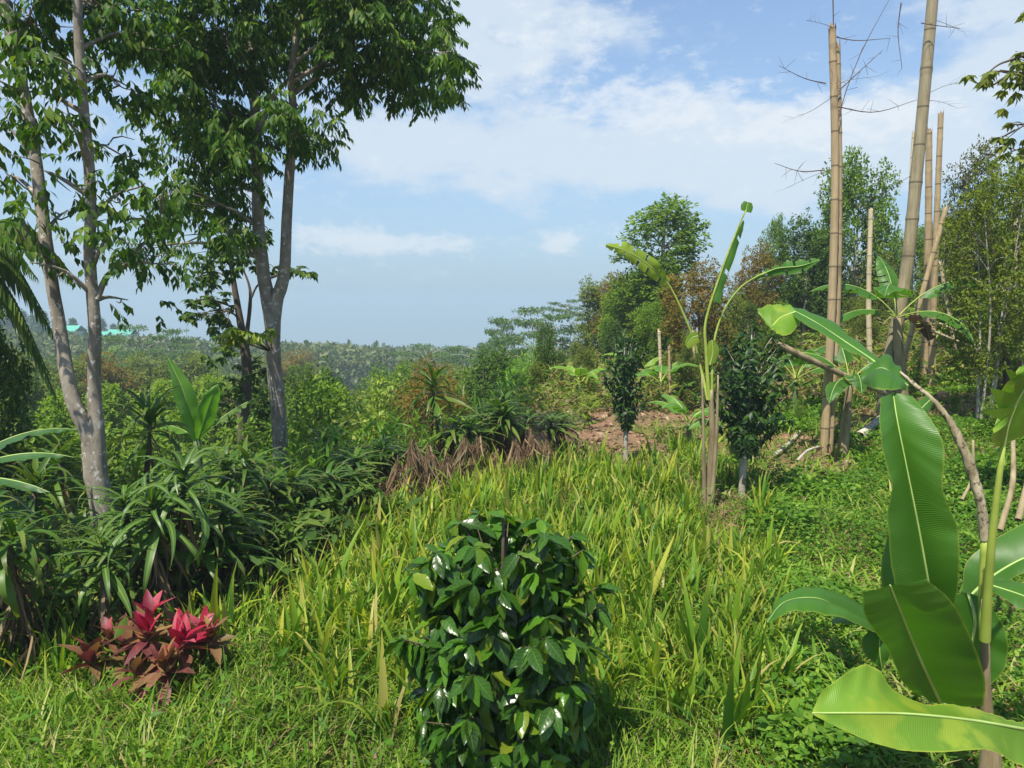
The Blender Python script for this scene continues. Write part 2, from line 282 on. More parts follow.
# ------------------------------------------------------------------ world, sun, haze
SUN_EL, SUN_AZ = R(63), R(-148)      # azimuth from +Y towards +X: sun to the left and a little behind the camera
sdir = np.array([math.sin(SUN_AZ) * math.cos(SUN_EL), math.cos(SUN_AZ) * math.cos(SUN_EL), math.sin(SUN_EL)])
def world():
    w = bpy.data.worlds.new('World'); sc.world = w; w.use_nodes = True; nt = w.node_tree; nt.nodes.clear()
    out = nt.nodes.new('ShaderNodeOutputWorld'); bg = nt.nodes.new('ShaderNodeBackground'); sky = nt.nodes.new('ShaderNodeTexSky')
    sky.sky_type = 'NISHITA'; sky.sun_disc = False; sky.sun_elevation = SUN_EL; sky.sun_rotation = SUN_AZ; sky.altitude = 800; sky.air_density = 1.0; sky.dust_density = .6; sky.ozone_density = 1.5
    tc = nt.nodes.new('ShaderNodeTexCoord'); sx = nt.nodes.new('ShaderNodeSeparateXYZ'); nt.links.new(tc.outputs['Generated'], sx.inputs[0])
    az = math_(nt, 'ARCTAN2', sx.outputs[0], sx.outputs[1]); el = math_(nt, 'ARCTAN2', sx.outputs[2], math_(nt, 'SQRT', math_(nt, 'ADD', math_(nt, 'MULTIPLY', sx.outputs[0], sx.outputs[0]), math_(nt, 'MULTIPLY', sx.outputs[1], sx.outputs[1]))))
    cb = nt.nodes.new('ShaderNodeCombineXYZ'); nt.links.new(az, cb.inputs[0]); nt.links.new(math_(nt, 'MULTIPLY', el, 2.0), cb.inputs[1])
    V = cb.outputs[0]; nb = noise(nt, 6.5, V, 8, .6); nf = noise(nt, 24, V, 7, .65)
    def blob(px, py, rx, ry, amp):
        a0, e0 = (px - 512) / 760, (300 - py) / 750
        dx = math_(nt, 'DIVIDE', math_(nt, 'SUBTRACT', az, a0), rx / 750); dy = math_(nt, 'DIVIDE', math_(nt, 'SUBTRACT', el, e0), ry / 750)
        q = math_(nt, 'ADD', math_(nt, 'MULTIPLY', dx, dx), math_(nt, 'MULTIPLY', dy, dy)); return math_(nt, 'MULTIPLY', math_(nt, 'POWER', 2.718, math_(nt, 'MULTIPLY', q, -1.0)), amp)
    def addl(l):
        s = l[0]
        for k in l[1:]: s = math_(nt, 'ADD', s, k)
        return s
    soft = addl([blob(650, 165, 210, 42, .75), blob(530, 50, 110, 50, .75), blob(820, 165, 130, 40, .95), blob(1000, 90, 110, 80, .6), blob(430, 150, 120, 50, .5), blob(60, 140, 190, 90, .5), blob(950, 20, 80, 30, .3), blob(600, -250, 500, 120, .35), blob(420, 60, 60, 40, .4)])
    sm = nt.nodes.new('ShaderNodeMapRange'); sm.interpolation_type = 'SMOOTHSTEP'; sm.inputs['From Min'].default_value = .34; sm.inputs['From Max'].default_value = .80; sm.inputs['To Max'].default_value = 1; 
    nt.links.new(math_(nt, 'ADD', math_(nt, 'MULTIPLY', soft, .9), math_(nt, 'MULTIPLY', math_(nt, 'SUBTRACT', nb, .40), 1.9)), sm.inputs[0])
    cum = addl([blob(345, 243, 55, 16, 1.0), blob(430, 245, 50, 12, .8), blob(565, 243, 42, 13, .85), blob(815, 142, 100, 26, .95), blob(640, 118, 90, 24, .85), blob(560, 60, 80, 40, .45)])
    cm = nt.nodes.new('ShaderNodeMapRange'); cm.interpolation_type = 'SMOOTHSTEP'; cm.inputs['From Min'].default_value = .55; cm.inputs['From Max'].default_value = 1.2
    nt.links.new(math_(nt, 'ADD', math_(nt, 'MULTIPLY', cum, .75), math_(nt, 'MULTIPLY', math_(nt, 'SUBTRACT', nf, .30), 2.2)), cm.inputs[0])
    base = mixc(nt, math_(nt, 'MULTIPLY', math_(nt, 'SUBTRACT', 1.0, math_(nt, 'DIVIDE', math_(nt, 'ABSOLUTE', el), .42, clamp=True)), SKYMIX), sky.outputs[0], SKYLOW)
    c = mixc(nt, math_(nt, 'MULTIPLY', sm.outputs[0], .88), base, CLOUDC); c = mixc(nt, math_(nt, 'MULTIPLY', cm.outputs[0], .62), c, CLOUDB)
    nt.links.new(c, bg.inputs[0]); bg.inputs[1].default_value = .13; nt.links.new(bg.outputs[0], out.inputs[0])
SKYMIX = .9; SKYLOW = (1.65, 2.45, 3.35); CLOUDC = (3.5, 4.0, 4.5); CLOUDB = (4.4, 4.6, 4.8)
world()
sl = bpy.data.lights.new('sun', 'SUN'); sl.energy = 5.0; sl.angle = R(.6); sl.color = (1, .94, .82)
so = bpy.data.objects.new('sun', sl); COL.objects.link(so); so.location = (-10, -5, 20)
from mathutils import Vector
so.rotation_euler = Vector(sdir).to_track_quat('Z', 'Y').to_euler()

def haze():
    b = B(); hx = 23000.; z0, z1 = -560., 14.; 
    V = [(sx * hx, sy * hx, z) for z in (z0, z1) for sx, sy in ((-1, -1), (1, -1), (1, 1), (-1, 1))]
    b.add(V, [(3, 2, 1, 0), (4, 5, 6, 7), (0, 1, 5, 4), (1, 2, 6, 5), (2, 3, 7, 6), (3, 0, 4, 7)])
    m, nt, out = newmat('blue valley haze'); v = nt.nodes.new('ShaderNodeVolumePrincipled'); v.inputs['Density'].default_value = .0017; v.inputs['Color'].default_value = HAZEC; v.inputs['Anisotropy'].default_value = .0
    nt.links.new(v.outputs[0], out.inputs['Volume']); o = b.build('haze', m, smooth=False); tag(o, kind='stuff', label='pale blue haze filling the valley air')
HAZEC = (.51, .64, .76, 1)
haze()

# ------------------------------------------------------------------ tree builders
LOBE_RNG = None
def ell_pts(n, c, r, pw=.5):
    d = rdir(n); return np.asarray(c) + d * (rng.random((n, 1)) ** pw) * np.asarray(r)
def whorls(b, C, tpls, n, L, droop=.5, jit=.3, m=0, cen=None, outw=.5, along=0.):
    """tufts of n leaves leaving each centre and drooping"""
    N = len(C); cc = np.repeat(C, n, 0); a = rng.random(N * n) * 2 * PI
    d = np.stack([np.cos(a), np.sin(a), np.full(N * n, -droop)], -1) + rng.normal(size=(N * n, 3)) * jit
    if cen is not None: d = d + outw * unit(cc - np.asarray(cen))
    d = unit(d); s = L * rng.uniform(.65, 1.2, N * n)
    pos = cc + d * along * rng.random((N * n, 1))
    up = np.array([0, 0, 1.]) + rng.normal(size=(N * n, 3)) * .35
    multi(b, tpls, pos, frames(d, up), s, m)
def sprays(b, C, tpls, nr, nl, Lr, Ll, m=0, cen=None, droop=.35, st=None):
    """compound leaves: drooping leaflets paired along short stalks"""
    N = len(C) * nr; cc = np.repeat(C, nr, 0) + rng.normal(size=(N, 3)) * .05; d = rdir(N) * [1, 1, .45] + [0, 0, -droop]
    if cen is not None: d = d + .45 * unit(cc - np.asarray(cen))
    d = unit(d); ln = Lr * rng.uniform(.7, 1.2, N); f = (np.arange(nl) + .8) / nl
    pos = cc[:, None] + d[:, None] * (ln[:, None] * f)[..., None] + np.array([0, 0, -.25]) * (ln[:, None] * f ** 2)[..., None]
    S = unit(np.cross(d, [0, 0, 1.]) + 1e-4); D = np.broadcast_to(d[:, None], pos.shape); SS = np.broadcast_to(S[:, None], pos.shape)
    if st is not None:
        for i in range(0, N, 3): tube(st, pos[i, ::max(1, nl // 3)], [.003, .0015], 3, cap=False)
    for sg in (-1, 1):
        q = (SS * sg * .75 + D * .5 + np.array([0, 0, -.75])).reshape(-1, 3) + rng.normal(size=(N * nl, 3)) * .22; p = pos.reshape(-1, 3)
        multi(b, tpls, p, frames(unit(q), np.array([0, 0, 1.]) + rng.normal(size=p.shape) * .3), np.tile(Ll * (.75 + .35 * np.sin(PI * f)), N) * rng.uniform(.8, 1.15, N * nl), m)
def limb_to(b, paths, target, r=.02, sag=.0, seg=5, tip=.004):
    best = None
    for p in paths:
        q = p[p[:, 2] < target[2] - .1]
        if len(q) == 0: q = p[:1]
        dd = np.linalg.norm((q - target) * np.array([1, 1, .8]), axis=1); i = dd.argmin()
        if best is None or dd[i] < best[0]: best = (dd[i], q[i])
    s = best[1]; mid = (s + target) / 2 + np.array([0, 0, .12 * best[0] - sag]) + rng.normal(size=3) * .04 * best[0]
    path = spline([s, mid, target], 7); tube(b, path, np.linspace(r, tip, 7), seg); return path
TW = [leaf_tpl(1, .36, .3, .3, 3), leaf_tpl(1, .30, .2, .5, 3), leaf_tpl(1, .42, .35, .15, 3)]
TS = [leaf_tpl(1, .45, .3, .3, 2), leaf_tpl(1, .5, .2, .1, 2)]
TB = [leaf_tpl(1, .46, .3, .25, 2, .5), leaf_tpl(1, .40, .2, .4, 2, .5), leaf_tpl(1, .5, .25, .1, 2, .5)]
TP = [leaf_tpl(1, .34, .3, .25, 2, .5), leaf_tpl(1, .30, .2, .4, 2, .5), leaf_tpl(1, .38, .25, .1, 2, .5)]
TD = [dia_tpl(1, .55, .12), dia_tpl(1, .45, -.1), dia_tpl(1, .65, .05)]
def near_tree(name, label, cat, stems, lobes, leaf, L, nper, bark, droop=.5, limb_r=.03, tpls=TW, group=None, twigs=True, jit=.3, spray=None):
    """stems: list of (world points, radii); lobes: (centre, radii, tufts)"""
    base = np.array(stems[0][0][0]); t = thing(name, label, cat, base, group)
    bt = B(); paths = []
    for pts, rad in stems:
        tube(bt, pts, rad, 12, 26, wob=.035); paths.append(spline(pts, 26))
    bc = B()
    for c, r, n in lobes:
        c = np.asarray(c); lp = limb_to(bt, paths, c, limb_r)
        if spray:
            C = ell_pts(int(n * spray[4]), c, r, .4); sprays(bc, C, tpls, spray[0], spray[1], spray[2], spray[3], cen=c, st=bt)
            if spray[4] > 1: C = C[::2]
        else:
            C = ell_pts(n, c, r); whorls(bc, C, tpls, nper, L, droop, jit, cen=c)
        if twigs:
            for q in C[::3]:
                s = lp[rng.integers(3, 7)]; tube(bt, spline([s, (s + q) / 2 + rng.normal(size=3) * .05, q], 4), [.009, .003], 4, cap=False)
    bt.build('trunk', bark, t, base); bc.build('crown', leaf, t, base); return t
def rel(base, *pts): return [tuple(np.array(base) + np.array(p)) for p in pts]

# ---- left foreground tree with two stems
d1 = 5.8; g1 = ground(103, d1)
stA = [g1 - [0, 0, .3], P(104, 520, d1), P(94, 465, d1), P(88, 430, d1)]
tree1_lobes = []
def lobesL(spec, d, dep=.5):
    out = []
    for px, py, rx, ry, n, *o in spec:
        dd = d + (o[0] if o else rng.uniform(-dep, dep)); s = dd / FPX
        out.append((P(px, py, dd), np.array([rx * s, dep, ry * s]), n))
    return out
near_tree('forked_tree', 'grey barked tree with two slim stems forking low, at the left edge of the field', 'tree',
    [(stA, [.105, .092, .084, .05]),
     ([P(100, 500, d1), P(91, 440, d1), P(72, 398, d1), P(60, 330, d1 + .1), P(47, 250, d1 + .1), P(33, 140, d1 + .2), P(10, 30, d1 + .2), P(-8, -70, d1 + .3), P(-20, -200, d1 + .3)], [.06, .064, .056, .05, .047, .044, .04, .035, .025]),
     ([P(102, 500, d1), P(97, 440, d1), P(94, 380, d1 + .05), P(95, 330, d1), P(90, 260, d1), P(90, 180, d1 - .1), P(82, 90, d1 - .1), P(78, -20, d1 - .1), P(90, -160, d1)], [.06, .06, .050, .047, .043, .04, .037, .03, .025]),
     ([P(96, 300, d1), P(108, 275, d1 + .1), P(125, 262, d1 + .2), P(150, 235, d1 + .3), P(172, 190, d1 + .4)], [.028, .02, .015, .01, .006])],
    lobesL([(30, 15, 60, 26, 50), (100, 10, 55, 26, 60), (140, 30, 34, 20, 26), (62, 60, 26, 18, 14), (15, 90, 30, 30, 18), (120, 85, 24, 22, 18), (60, 115, 22, 14, 9),
            (8, 175, 18, 30, 12), (108, 145, 18, 22, 11), (125, 190, 22, 22, 10), (42, 170, 14, 20, 6), (25, 230, 24, 22, 10), (112, 235, 22, 20, 9), (140, 215, 18, 14, 5), (165, 190, 14, 18, 6),
            (150, 262, 22, 10, 6), (128, 300, 14, 14, 4), (68, 210, 14, 24, 6), (0, 120, 22, 30, 12), (60, -60, 130, 50, 70), (0, -140, 120, 60, 40), (30, 262, 14, 10, 4)], d1, .55),
    M['rain'], .11, 9, M['barkg'], .75, .022, tpls=TB, spray=(3, 3, .14, .095, .74))

# ---- second tree, forked trunk, big overhanging crown
d2 = 8.8; g2 = ground(284, d2)
near_tree('shade_tree', 'tall leafy tree with a pale trunk forked at mid height, between field and valley', 'tree',
    [([g2 - [0, 0, .3], P(282, 480, d2), P(279, 420, d2), P(273, 350, d2), P(272, 312, d2)], [.115, .10, .09, .088, .08]),
     ([P(274, 350, d2), P(269, 306, d2), P(263, 270, d2), P(258, 215, d2), P(257, 150, d2), P(253, 80, d2 + .2), P(250, 0, d2 + .3), P(262, -120, d2)], [.07, .082, .075, .068, .058, .048, .04, .02]),
     ([P(274, 350, d2), P(275, 306, d2), P(284, 275, d2), P(287, 215, d2), P(291, 150, d2), P(293, 110, d2), P(292, 70, d2 - .2), P(305, -20, d2 - .2), P(320, -120, d2)], [.07, .08, .07, .06, .053, .045, .04, .03, .02]),
     ([P(258, 130, d2), P(272, 98, d2), P(290, 78, d2)], [.035, .03, .02])],
    lobesL([(230, 35, 70, 40, 90), (300, 25, 60, 36, 90), (365, 25, 55, 34, 80), (420, 28, 40, 30, 46), (425, 75, 34, 18, 28), (385, 72, 34, 20, 28), (340, 78, 30, 14, 20), (448, 55, 14, 30, 12),
            (175, 45, 45, 34, 46), (195, 95, 42, 30, 40), (225, 130, 34, 34, 38), (200, 160, 34, 34, 30), (180, 205, 28, 22, 18), (225, 190, 30, 30, 26), (250, 150, 20, 28, 20), (230, 235, 20, 12, 9),
            (305, 125, 34, 16, 18), (318, 140, 22, 12, 10), (280, 118, 22, 12, 9), (165, 130, 14, 20, 6, .5), (170, 250, 22, 16, 9), (140, 250, 18, 12, 5),
            (300, -60, 150, 50, 130), (230, -120, 140, 50, 80), (400, -50, 60, 40, 40), (160, -40, 60, 40, 34)], d2, 1.0),
    M['rain'], .135, 30, M['barkg'], .9, .03, tpls=TP, spray=(4, 5, .20, .115, .9))
# bright sprig growing on its trunk
s0 = P(270, 345, d2 - .3)
b = B(); C = ell_pts(13, P(248, 330, d2 - .6), [.40, .2, .16]); whorls(b, C, TW, 14, .15, .7, .25)
sp = tag(b.build('leaf_sprig', M['lime'], None, s0), 'bright yellow-green leafy sprig in front of the forked pale trunk', 'sprig')
b = B()
for q in C: tube(b, spline([P(272, 352, d2), (q + P(272, 352, d2)) / 2, q], 4), [.008, .004], 4, cap=False)
b.build('stem', M['barkd'], sp, s0)
# ---- slender dark tree behind the second one
d3 = 12.5; g3 = ground(243, d3)
near_tree('slender_tree', 'slender dark leafy tree standing left of the forked pale trunk', 'tree',
    [([g3, P(243, 430, d3), P(247, 370, d3), P(240, 320, d3), P(232, 270, d3), P(225, 200, d3)], [.12, .1, .09, .06, .04, .02]),
     ([P(245, 350, d3), P(250, 305, d3), P(249, 285, d3), P(240, 262, d3)], [.04, .03, .02, .01]), ([P(250, 300, d3), P(262, 282, d3), P(300, 270, d3)], [.02, .015, .01])],
    lobesL([(225, 255, 34, 24, 46), (200, 275, 24, 20, 26), (215, 310, 26, 22, 36), (240, 235, 30, 18, 30), (225, 350, 20, 22, 20), (250, 375, 26, 26, 34), (230, 400, 26, 24, 30), (295, 272, 18, 10, 12), (262, 265, 16, 10, 9), (196, 300, 12, 12, 8)], d3, .8),
    M['dapple'], .15, 9, M['barkd'], .5, .02, TS)

# ------------------------------------------------------------------ coffee
def coffee(name, label, base, h, w, hb, nb, leafm, L, tpls, bark, group=None, tr=.03, lean=0., pairs=7, irr=0., zf=.58, dz=1.45):
    t = thing(name, label, 'coffee tree', base, group); base = np.array(base); bt = B(); bc = B()
    top = base + [lean, 0, h]; tr_path = spline([base - [0, 0, .1], base + [lean * .3, 0, h * .4], top], 14); tube(bt, tr_path, np.linspace(tr, .006, 14), 8, wob=.06)
    zc = hb + (h - hb) * zf; hz = (h - hb) * (.60 if zf > .5 else .56)
    for k in range(nb):
        f = (k + .5) / nb; z1 = hb + (h - hb) * (.02 + .95 * f); ln = w * math.sqrt(max(.06, 1 - ((z1 - zc) / hz) ** 2)) ** .8 * rng.uniform(.66, 1.16) * (1 + irr * math.sin(k * 2.4 * 2 + 1) * math.sin(f * 9 + k * 2.4)) * (.8 if k % 4 == 3 else (1.18 if k % 7 == 2 else 1))
        a = k * 2.4 + rng.normal() * .3; s = tr_path[int(np.clip((z1 * .8 + .02) / h * 13, 1, 12))]
        dr = np.array([math.cos(a), math.sin(a), 0]); ax = base + [lean * z1 / h, 0, 0]; e = ax + dr * ln + [0, 0, z1]; mid = (s + e) / 2 + [0, 0, .12 * ln]
        pth = spline([s, mid, e], 10); tube(bt, pth, [.006, .0025], 5, cap=False)
        np_ = max(3, int(pairs * ln / w + .5)); q = spline(pth, np_ * 2)[-int(np_ * 1.6):]; T = unit(np.gradient(q, axis=0)); sd = unit(np.cross(T, [0, 0, 1]))
        for sg in (-1, 1):
            d = unit(sd * sg * .75 + T * .45 + np.array([0, 0, -dz]) + rng.normal(size=q.shape) * .28); up = unit(np.array([0, 0, 1.]) + dr * .8 + rng.normal(size=q.shape) * .3)
            multi(bc, tpls, q, frames(d, up), L * rng.uniform(.7, 1.15, len(q)))
        C = e[None]; whorls(bc, C, tpls, 4, L * .9, .6, .3, cen=s)
    whorls(bc, top[None], tpls, 8, L * .8, -.1, .3)
    bt.build('trunk', bark, t, base); bc.build('foliage', leafm, t, base); return t
TC = [leaf_tpl(1, .44, .35, .25, 8, .45, .05), leaf_tpl(1, .40, .25, .4, 8, .45, .07), leaf_tpl(1, .48, .3, .12, 8, .42, .06)]
gc = ground(503, 3.02)
coffee('coffee_bush', 'glossy dark green coffee bush in front, low in the middle of the field', gc, 1.22, .365, .16, 210, M['coffee'], .118, TC, M['barkd'], tr=.03, pairs=7, irr=.06, zf=.50, dz=1.2)
TCF = [leaf_tpl(1, .42, .3, .3, 3), leaf_tpl(1, .38, .2, .4, 3)]
coffee('coffee_tree', 'rounded dark coffee tree on a pale bare trunk right of the thin banana plant', ground(745, 7.6), P(750, 328, 7.6)[2] - ground(745, 7.6)[2], .41, .70, 84, M['coffeefar'], .105, TCF, M['barkp'], 'coffee trees with bare trunks', .045, .05, 7, .30, .45, .7)
coffee('coffee_tree', 'narrow dark coffee tree on a whitish trunk at the far edge of the field', ground(627, 9.4), P(625, 332, 9.4)[2] - ground(627, 9.4)[2], .23, .62, 56, M['coffeefar'], .10, TCF, M['barkp'], 'coffee trees with bare trunks', .038, -.05, 6, .35, .48, .8)

# ------------------------------------------------------------------ red cordyline
def cordyline():
    d = 3.75; base = ground(150, d); t = thing('red_cordyline', 'cordyline shrub with magenta and bronze leaves growing in the grass', 'shrub', base)
    tp = [leaf_tpl(1, .36, .35, .4, 7, .45, .03), leaf_tpl(1, .32, .3, .8, 7, .5, .04), leaf_tpl(1, .42, .4, .2, 7, .45, .02)]
    for px, py, dd, mg, n, L in [(92, 662, 3.7, .08, 15, .17), (128, 655, 3.8, .12, 16, .18), (148, 640, 3.75, .3, 18, .20), (150, 622, 3.95, .5, 14, .19), (183, 648, 3.7, .65, 20, .20), (166, 672, 3.55, .0, 16, .19), (203, 635, 3.95, .35, 16, .17), (212, 640, 3.8, .1, 14, .16), (180, 630, 4.0, .35, 14, .17), (136, 676, 3.6, .05, 12, .16), (110, 640, 3.95, .1, 12, .16)]:
        c = P(px, py + 5, dd); bs = B(); g = np.array([base[0] + (c[0] - base[0]) * .6, base[1] + (c[1] - base[1]) * .6, base[2] - .03])
        tube(bs, [g, (g + c) / 2 + rng.normal(size=3) * .02, c], [.012, .008], 6, 6); st = bs.build('stem', M['barkd'], t, base)
        bl = B(); k = np.arange(n); f = k / n; a = k * 2.4 + rng.random(); eln = np.where(f > .45, 2.4, .7) * (f + .12) * 1.5 + rng.normal(size=n) * .12 - .1
        dd_ = unit(np.stack([np.cos(a), np.sin(a), eln], -1)); mm = f > 1 - mg
        pos = c + np.stack([0 * f, 0 * f, f * .05], -1); up = np.tile([0, 0, 1.], (n, 1)) + rng.normal(size=(n, 3)) * .25; s = L * rng.uniform(.8, 1.15, n) * (1 - .25 * f); Fm = frames(dd_, up)
        for mi in (0, 1):
            q = mm if mi else ~mm; multi(bl, tp, pos[q], Fm[q], s[q], mi)
        bl.build('leaf_rosette', M['ti'], t, base)
cordyline()

# ------------------------------------------------------------------ dracaena hedge
DT = [blade_tpl(1, .12, .6, 6), blade_tpl(1, .10, .9, 6), blade_tpl(1, .125, .4, 6), blade_tpl(1, .11, 1.25, 7)]
DD = [blade_tpl(1, .06, .4, 4), blade_tpl(1, .045, .15, 4), blade_tpl(1, .07, .25, 4)]
DH = [blade_tpl(1, .10, 1.3, 8), blade_tpl(1, .12, 1.15, 8), blade_tpl(1, .09, .9, 7)]
def make_drac(h, heads, L, leafm, nd=34, ud=.25, tp=None):
    t = thing('dracaena', 'x', 'dracaena', (0, 0, 0)); bs = B(); bd = B(); lst = []
    for k in range(heads):
        a = rng.random() * 6.28; r = ud * rng.random() * (1 if heads > 1 else .2); hh = h * rng.uniform(.72, 1.05) if k else h; c = np.array([math.cos(a) * r, math.sin(a) * r, hh])
        g = np.array([c[0] * .3, c[1] * .3, -.1]); path = spline([g, (g + c) / 2 + rng.normal(size=3) * .03, c], 8); tube(bs, path, [.022, .014], 6)
        n = 34; f = np.arange(n) / n; az = np.arange(n) * 2.4; d = unit(np.stack([np.cos(az), np.sin(az), -.35 + 2.1 * f ** 1.3 + rng.normal(size=n) * .15], -1)); bl = B()
        ta = rng.random() * 6.28; tl = abs(rng.normal()) * .38; ax_ = unit(np.array([math.cos(ta) * math.sin(tl), math.sin(ta) * math.sin(tl), math.cos(tl)])); fr_ = frames(ax_[None], np.array([[math.cos(ta + 1), math.sin(ta + 1), .1]]))[0]; d = d @ np.array([fr_[:, 0], fr_[:, 2], fr_[:, 1]])
        pos = c + ((f - 1) * .22 + .08)[:, None] * ax_; keep = rng.random(n) < .85; pos = pos[keep]; d = d[keep]; f = f[keep]; n = len(f); multi(bl, tp or DT, pos, frames(d, np.tile([0, 0, 1.], (n, 1)) + rng.normal(size=(n, 3)) * .2), L * rng.uniform(.75, 1.15, n) * (1 - .3 * f))
        o = bl.build('leaf_rosette', leafm, t); lst.append(o)
        m = nd; z = rng.uniform(.25, .95, m) * hh; p = np.array([np.interp(z, path[:, 2], path[:, i]) for i in range(3)]).T; az = rng.random(m) * 6.28
        d = unit(np.stack([np.cos(az), np.sin(az), np.full(m, -2.6)], -1) + rng.normal(size=(m, 3)) * .55); multi(bd, DD, p, frames(d, np.stack([np.cos(az), np.sin(az), 0 * az + .3], -1)), L * rng.uniform(.5, .95, m))
    lst.append(bs.build('stem', M['barkd'], t)); lst.append(bd.build('dead_leaves', M['dead'], t)); KIDS[t.name] = lst; return t
def place(o, used, loc, rz, s, label, group, cat=None):
    if id(o) in used: o = copy_tree(o)
    else: used.add(id(o))
    o.location = loc; o.rotation_euler = (0, 0, rz); o.scale = s if isinstance(s, tuple) else (s, s, s); o['label'] = label; o['group'] = group
    if cat: o['category'] = cat
    return o
used = set()
dr = [make_drac(1.0, 1, .5, M['drac']), make_drac(1.0, 2, .42, M['drac']), make_drac(1.0, 3, .38, M['drac'], 24, .40), make_drac(1.0, 2, .40, M['dracv'], 24, .3), make_drac(1.0, 2, .44, M['dracv'], 30, .2), make_drac(1.0, 2, .46, M['drac'], 60, .3), make_drac(.8, 4, .36, M['drac'], 20, .5), make_drac(1., 2, .54, M['dracv'], 50, .22, DH), make_drac(1., 3, .50, M['drac'], 60, .3, DH)]
G = 'dracaenas along the field edge'
dl = [  # px, top py of the rosette, distance, kind, label
    (10, 525, 4.5, 8, 'drooping dark dracaena at the left edge of the photo, beside the field'), (118, 492, 4.9, 3, 'pale striped dracaena in front of the forked tree base'),
    (160, 500, 5.0, 7, 'striped dracaena behind the red cordyline, its leaves hanging'), (150, 425, 7.2, 0, 'dark spiky dracaena head rising right of the forked tree'),
    (60, 515, 5.4, 1, 'shaded dark dracaena left of the forked tree base'), (205, 495, 5.6, 8, 'dark dracaena right of the hanging striped one'), (240, 480, 6.2, 3, 'dracaena in front of the forked pale trunk, left one of two'),
    (185, 470, 6.4, 2, 'bushy dark dracaena behind the hanging striped one'), (275, 505, 6.3, 1, 'low dracaena over dead leaves in front of the pale trunk'), (285, 475, 6.9, 3, 'dracaena touching the base of the pale trunk'),
    (330, 470, 7.6, 8, 'dracaena with long brown skirt just right of the pale trunk'), (222, 455, 7.4, 1, 'dark dracaena below the bright upright banana leaves'), (355, 462, 8.1, 0, 'drooping dracaena beneath the yellow-green shrub'),
    (320, 448, 9.2, 1, 'spiky dracaena behind the brown-skirted one, right of the pale trunk'), (372, 460, 8.6, 8, 'wilted dracaena at the bend of the field edge'), (402, 440, 9.2, 8, 'dracaena at the left end of the brown thatch row'),
    (432, 405, 9.9, 0, 'tallest spiky dracaena over the brown thatch'), (455, 418, 9.8, 1, 'dracaena just right of the tallest spiky head'), (480, 415, 10.0, 2, 'dracaena in the middle of the brown thatch row'), (505, 420, 10.1, 1, 'dracaena over the right half of the brown thatch'),
    (530, 410, 10.6, 0, 'spiky dracaena near the right end of the brown thatch row'), (548, 425, 10.6, 1, 'last dracaena at the right end of the brown thatch row'), (105, 470, 6.8, 2, 'dark dracaena in the shade behind the forked tree'), (30, 480, 6.0, 0, 'shaded dracaena under the broad dark leaves at far left')]
for px, py, d, k, lab in dl:
    d = d * .89; k = 5 if px > 300 and k == 1 else (6 if k == 1 and px < 300 else k); k = 1 if k == 3 and px > 200 else k; py += rng.normal() * 9 - (5 if px > 395 else 0); g = ground(px, d); zt = P(px, py + 12, d)[2]; h = max(.5, zt - g[2] + .06); place(dr[k], used, g, rng.random() * 6.28, (1.1 + (.2 if px > 395 else 0),) * 2 + (h * (1.0 if px < 395 else 1.05),), lab, G)
b = B(); n = 3000; yy = rng.uniform(3.4, 6.9, n); xx = xh(yy) - .2 + rng.normal(size=n) * .3; pos = np.stack([xx, yy, H(xx, yy) + rng.random(n) * .45], -1)
multi(b, [strip_tpl(1, .10, .6, 3), strip_tpl(1, .16, .8, 3), leaf_tpl(1, .4, .3, .4, 3)], pos, frames(rdir(n) * [1, 1, .3] + [0, 0, .7], np.array([0, 0, 1.]) + rng.normal(size=(n, 3)) * .4), rng.uniform(.08, .26, n)); tag(b.build('hedge_weeds', M['deep']), 'dark weeds growing between the dracaena stems', 'weeds', kind='stuff')
# brown thatch under the middle row
b = B(); n = 4200; px = rng.uniform(385, 560, n); dd = 7.55 + (px - 395) / 165 * 1.5 + rng.normal(size=n) * .12 - .22; pos = np.array([P(a, 400, d) for a, d in zip(px, dd)]); pos[:, 2] = H(pos[:, 0], pos[:, 1]) + .05 + rng.random(n) * (.42 + .12 * np.sin(px * .11) + .10 * np.sin(px * .37))
d = unit(np.stack([rng.normal(size=n) * .3, rng.normal(size=n) * .3 - .1, -np.ones(n)], -1)); multi(b, DD, pos, frames(d, rdir(n)), rng.uniform(.2, .42, n)); tag(b.build('dead_leaf_thatch', M['dead']), 'brown dead leaves hanging below the dracaena row', 'dead leaves', kind='stuff')
b = B(); n = 3800; yy = rng.uniform(3.6, 7.4, n); xx = xh(yy) + rng.normal(size=n) * .32 - .25; pos = np.stack([xx, yy, H(xx, yy) + rng.uniform(0, .5, n) ** 1.5], -1)
d = unit(np.stack([rng.normal(size=n) * .5, rng.normal(size=n) * .5, -np.ones(n)], -1)); multi(b, DD, pos, frames(d, rdir(n)), rng.uniform(.15, .38, n)); tag(b.build('dead_leaf_litter', M['dead']), 'dead straps and litter under the left part of the hedge', 'dead leaves', kind='stuff')

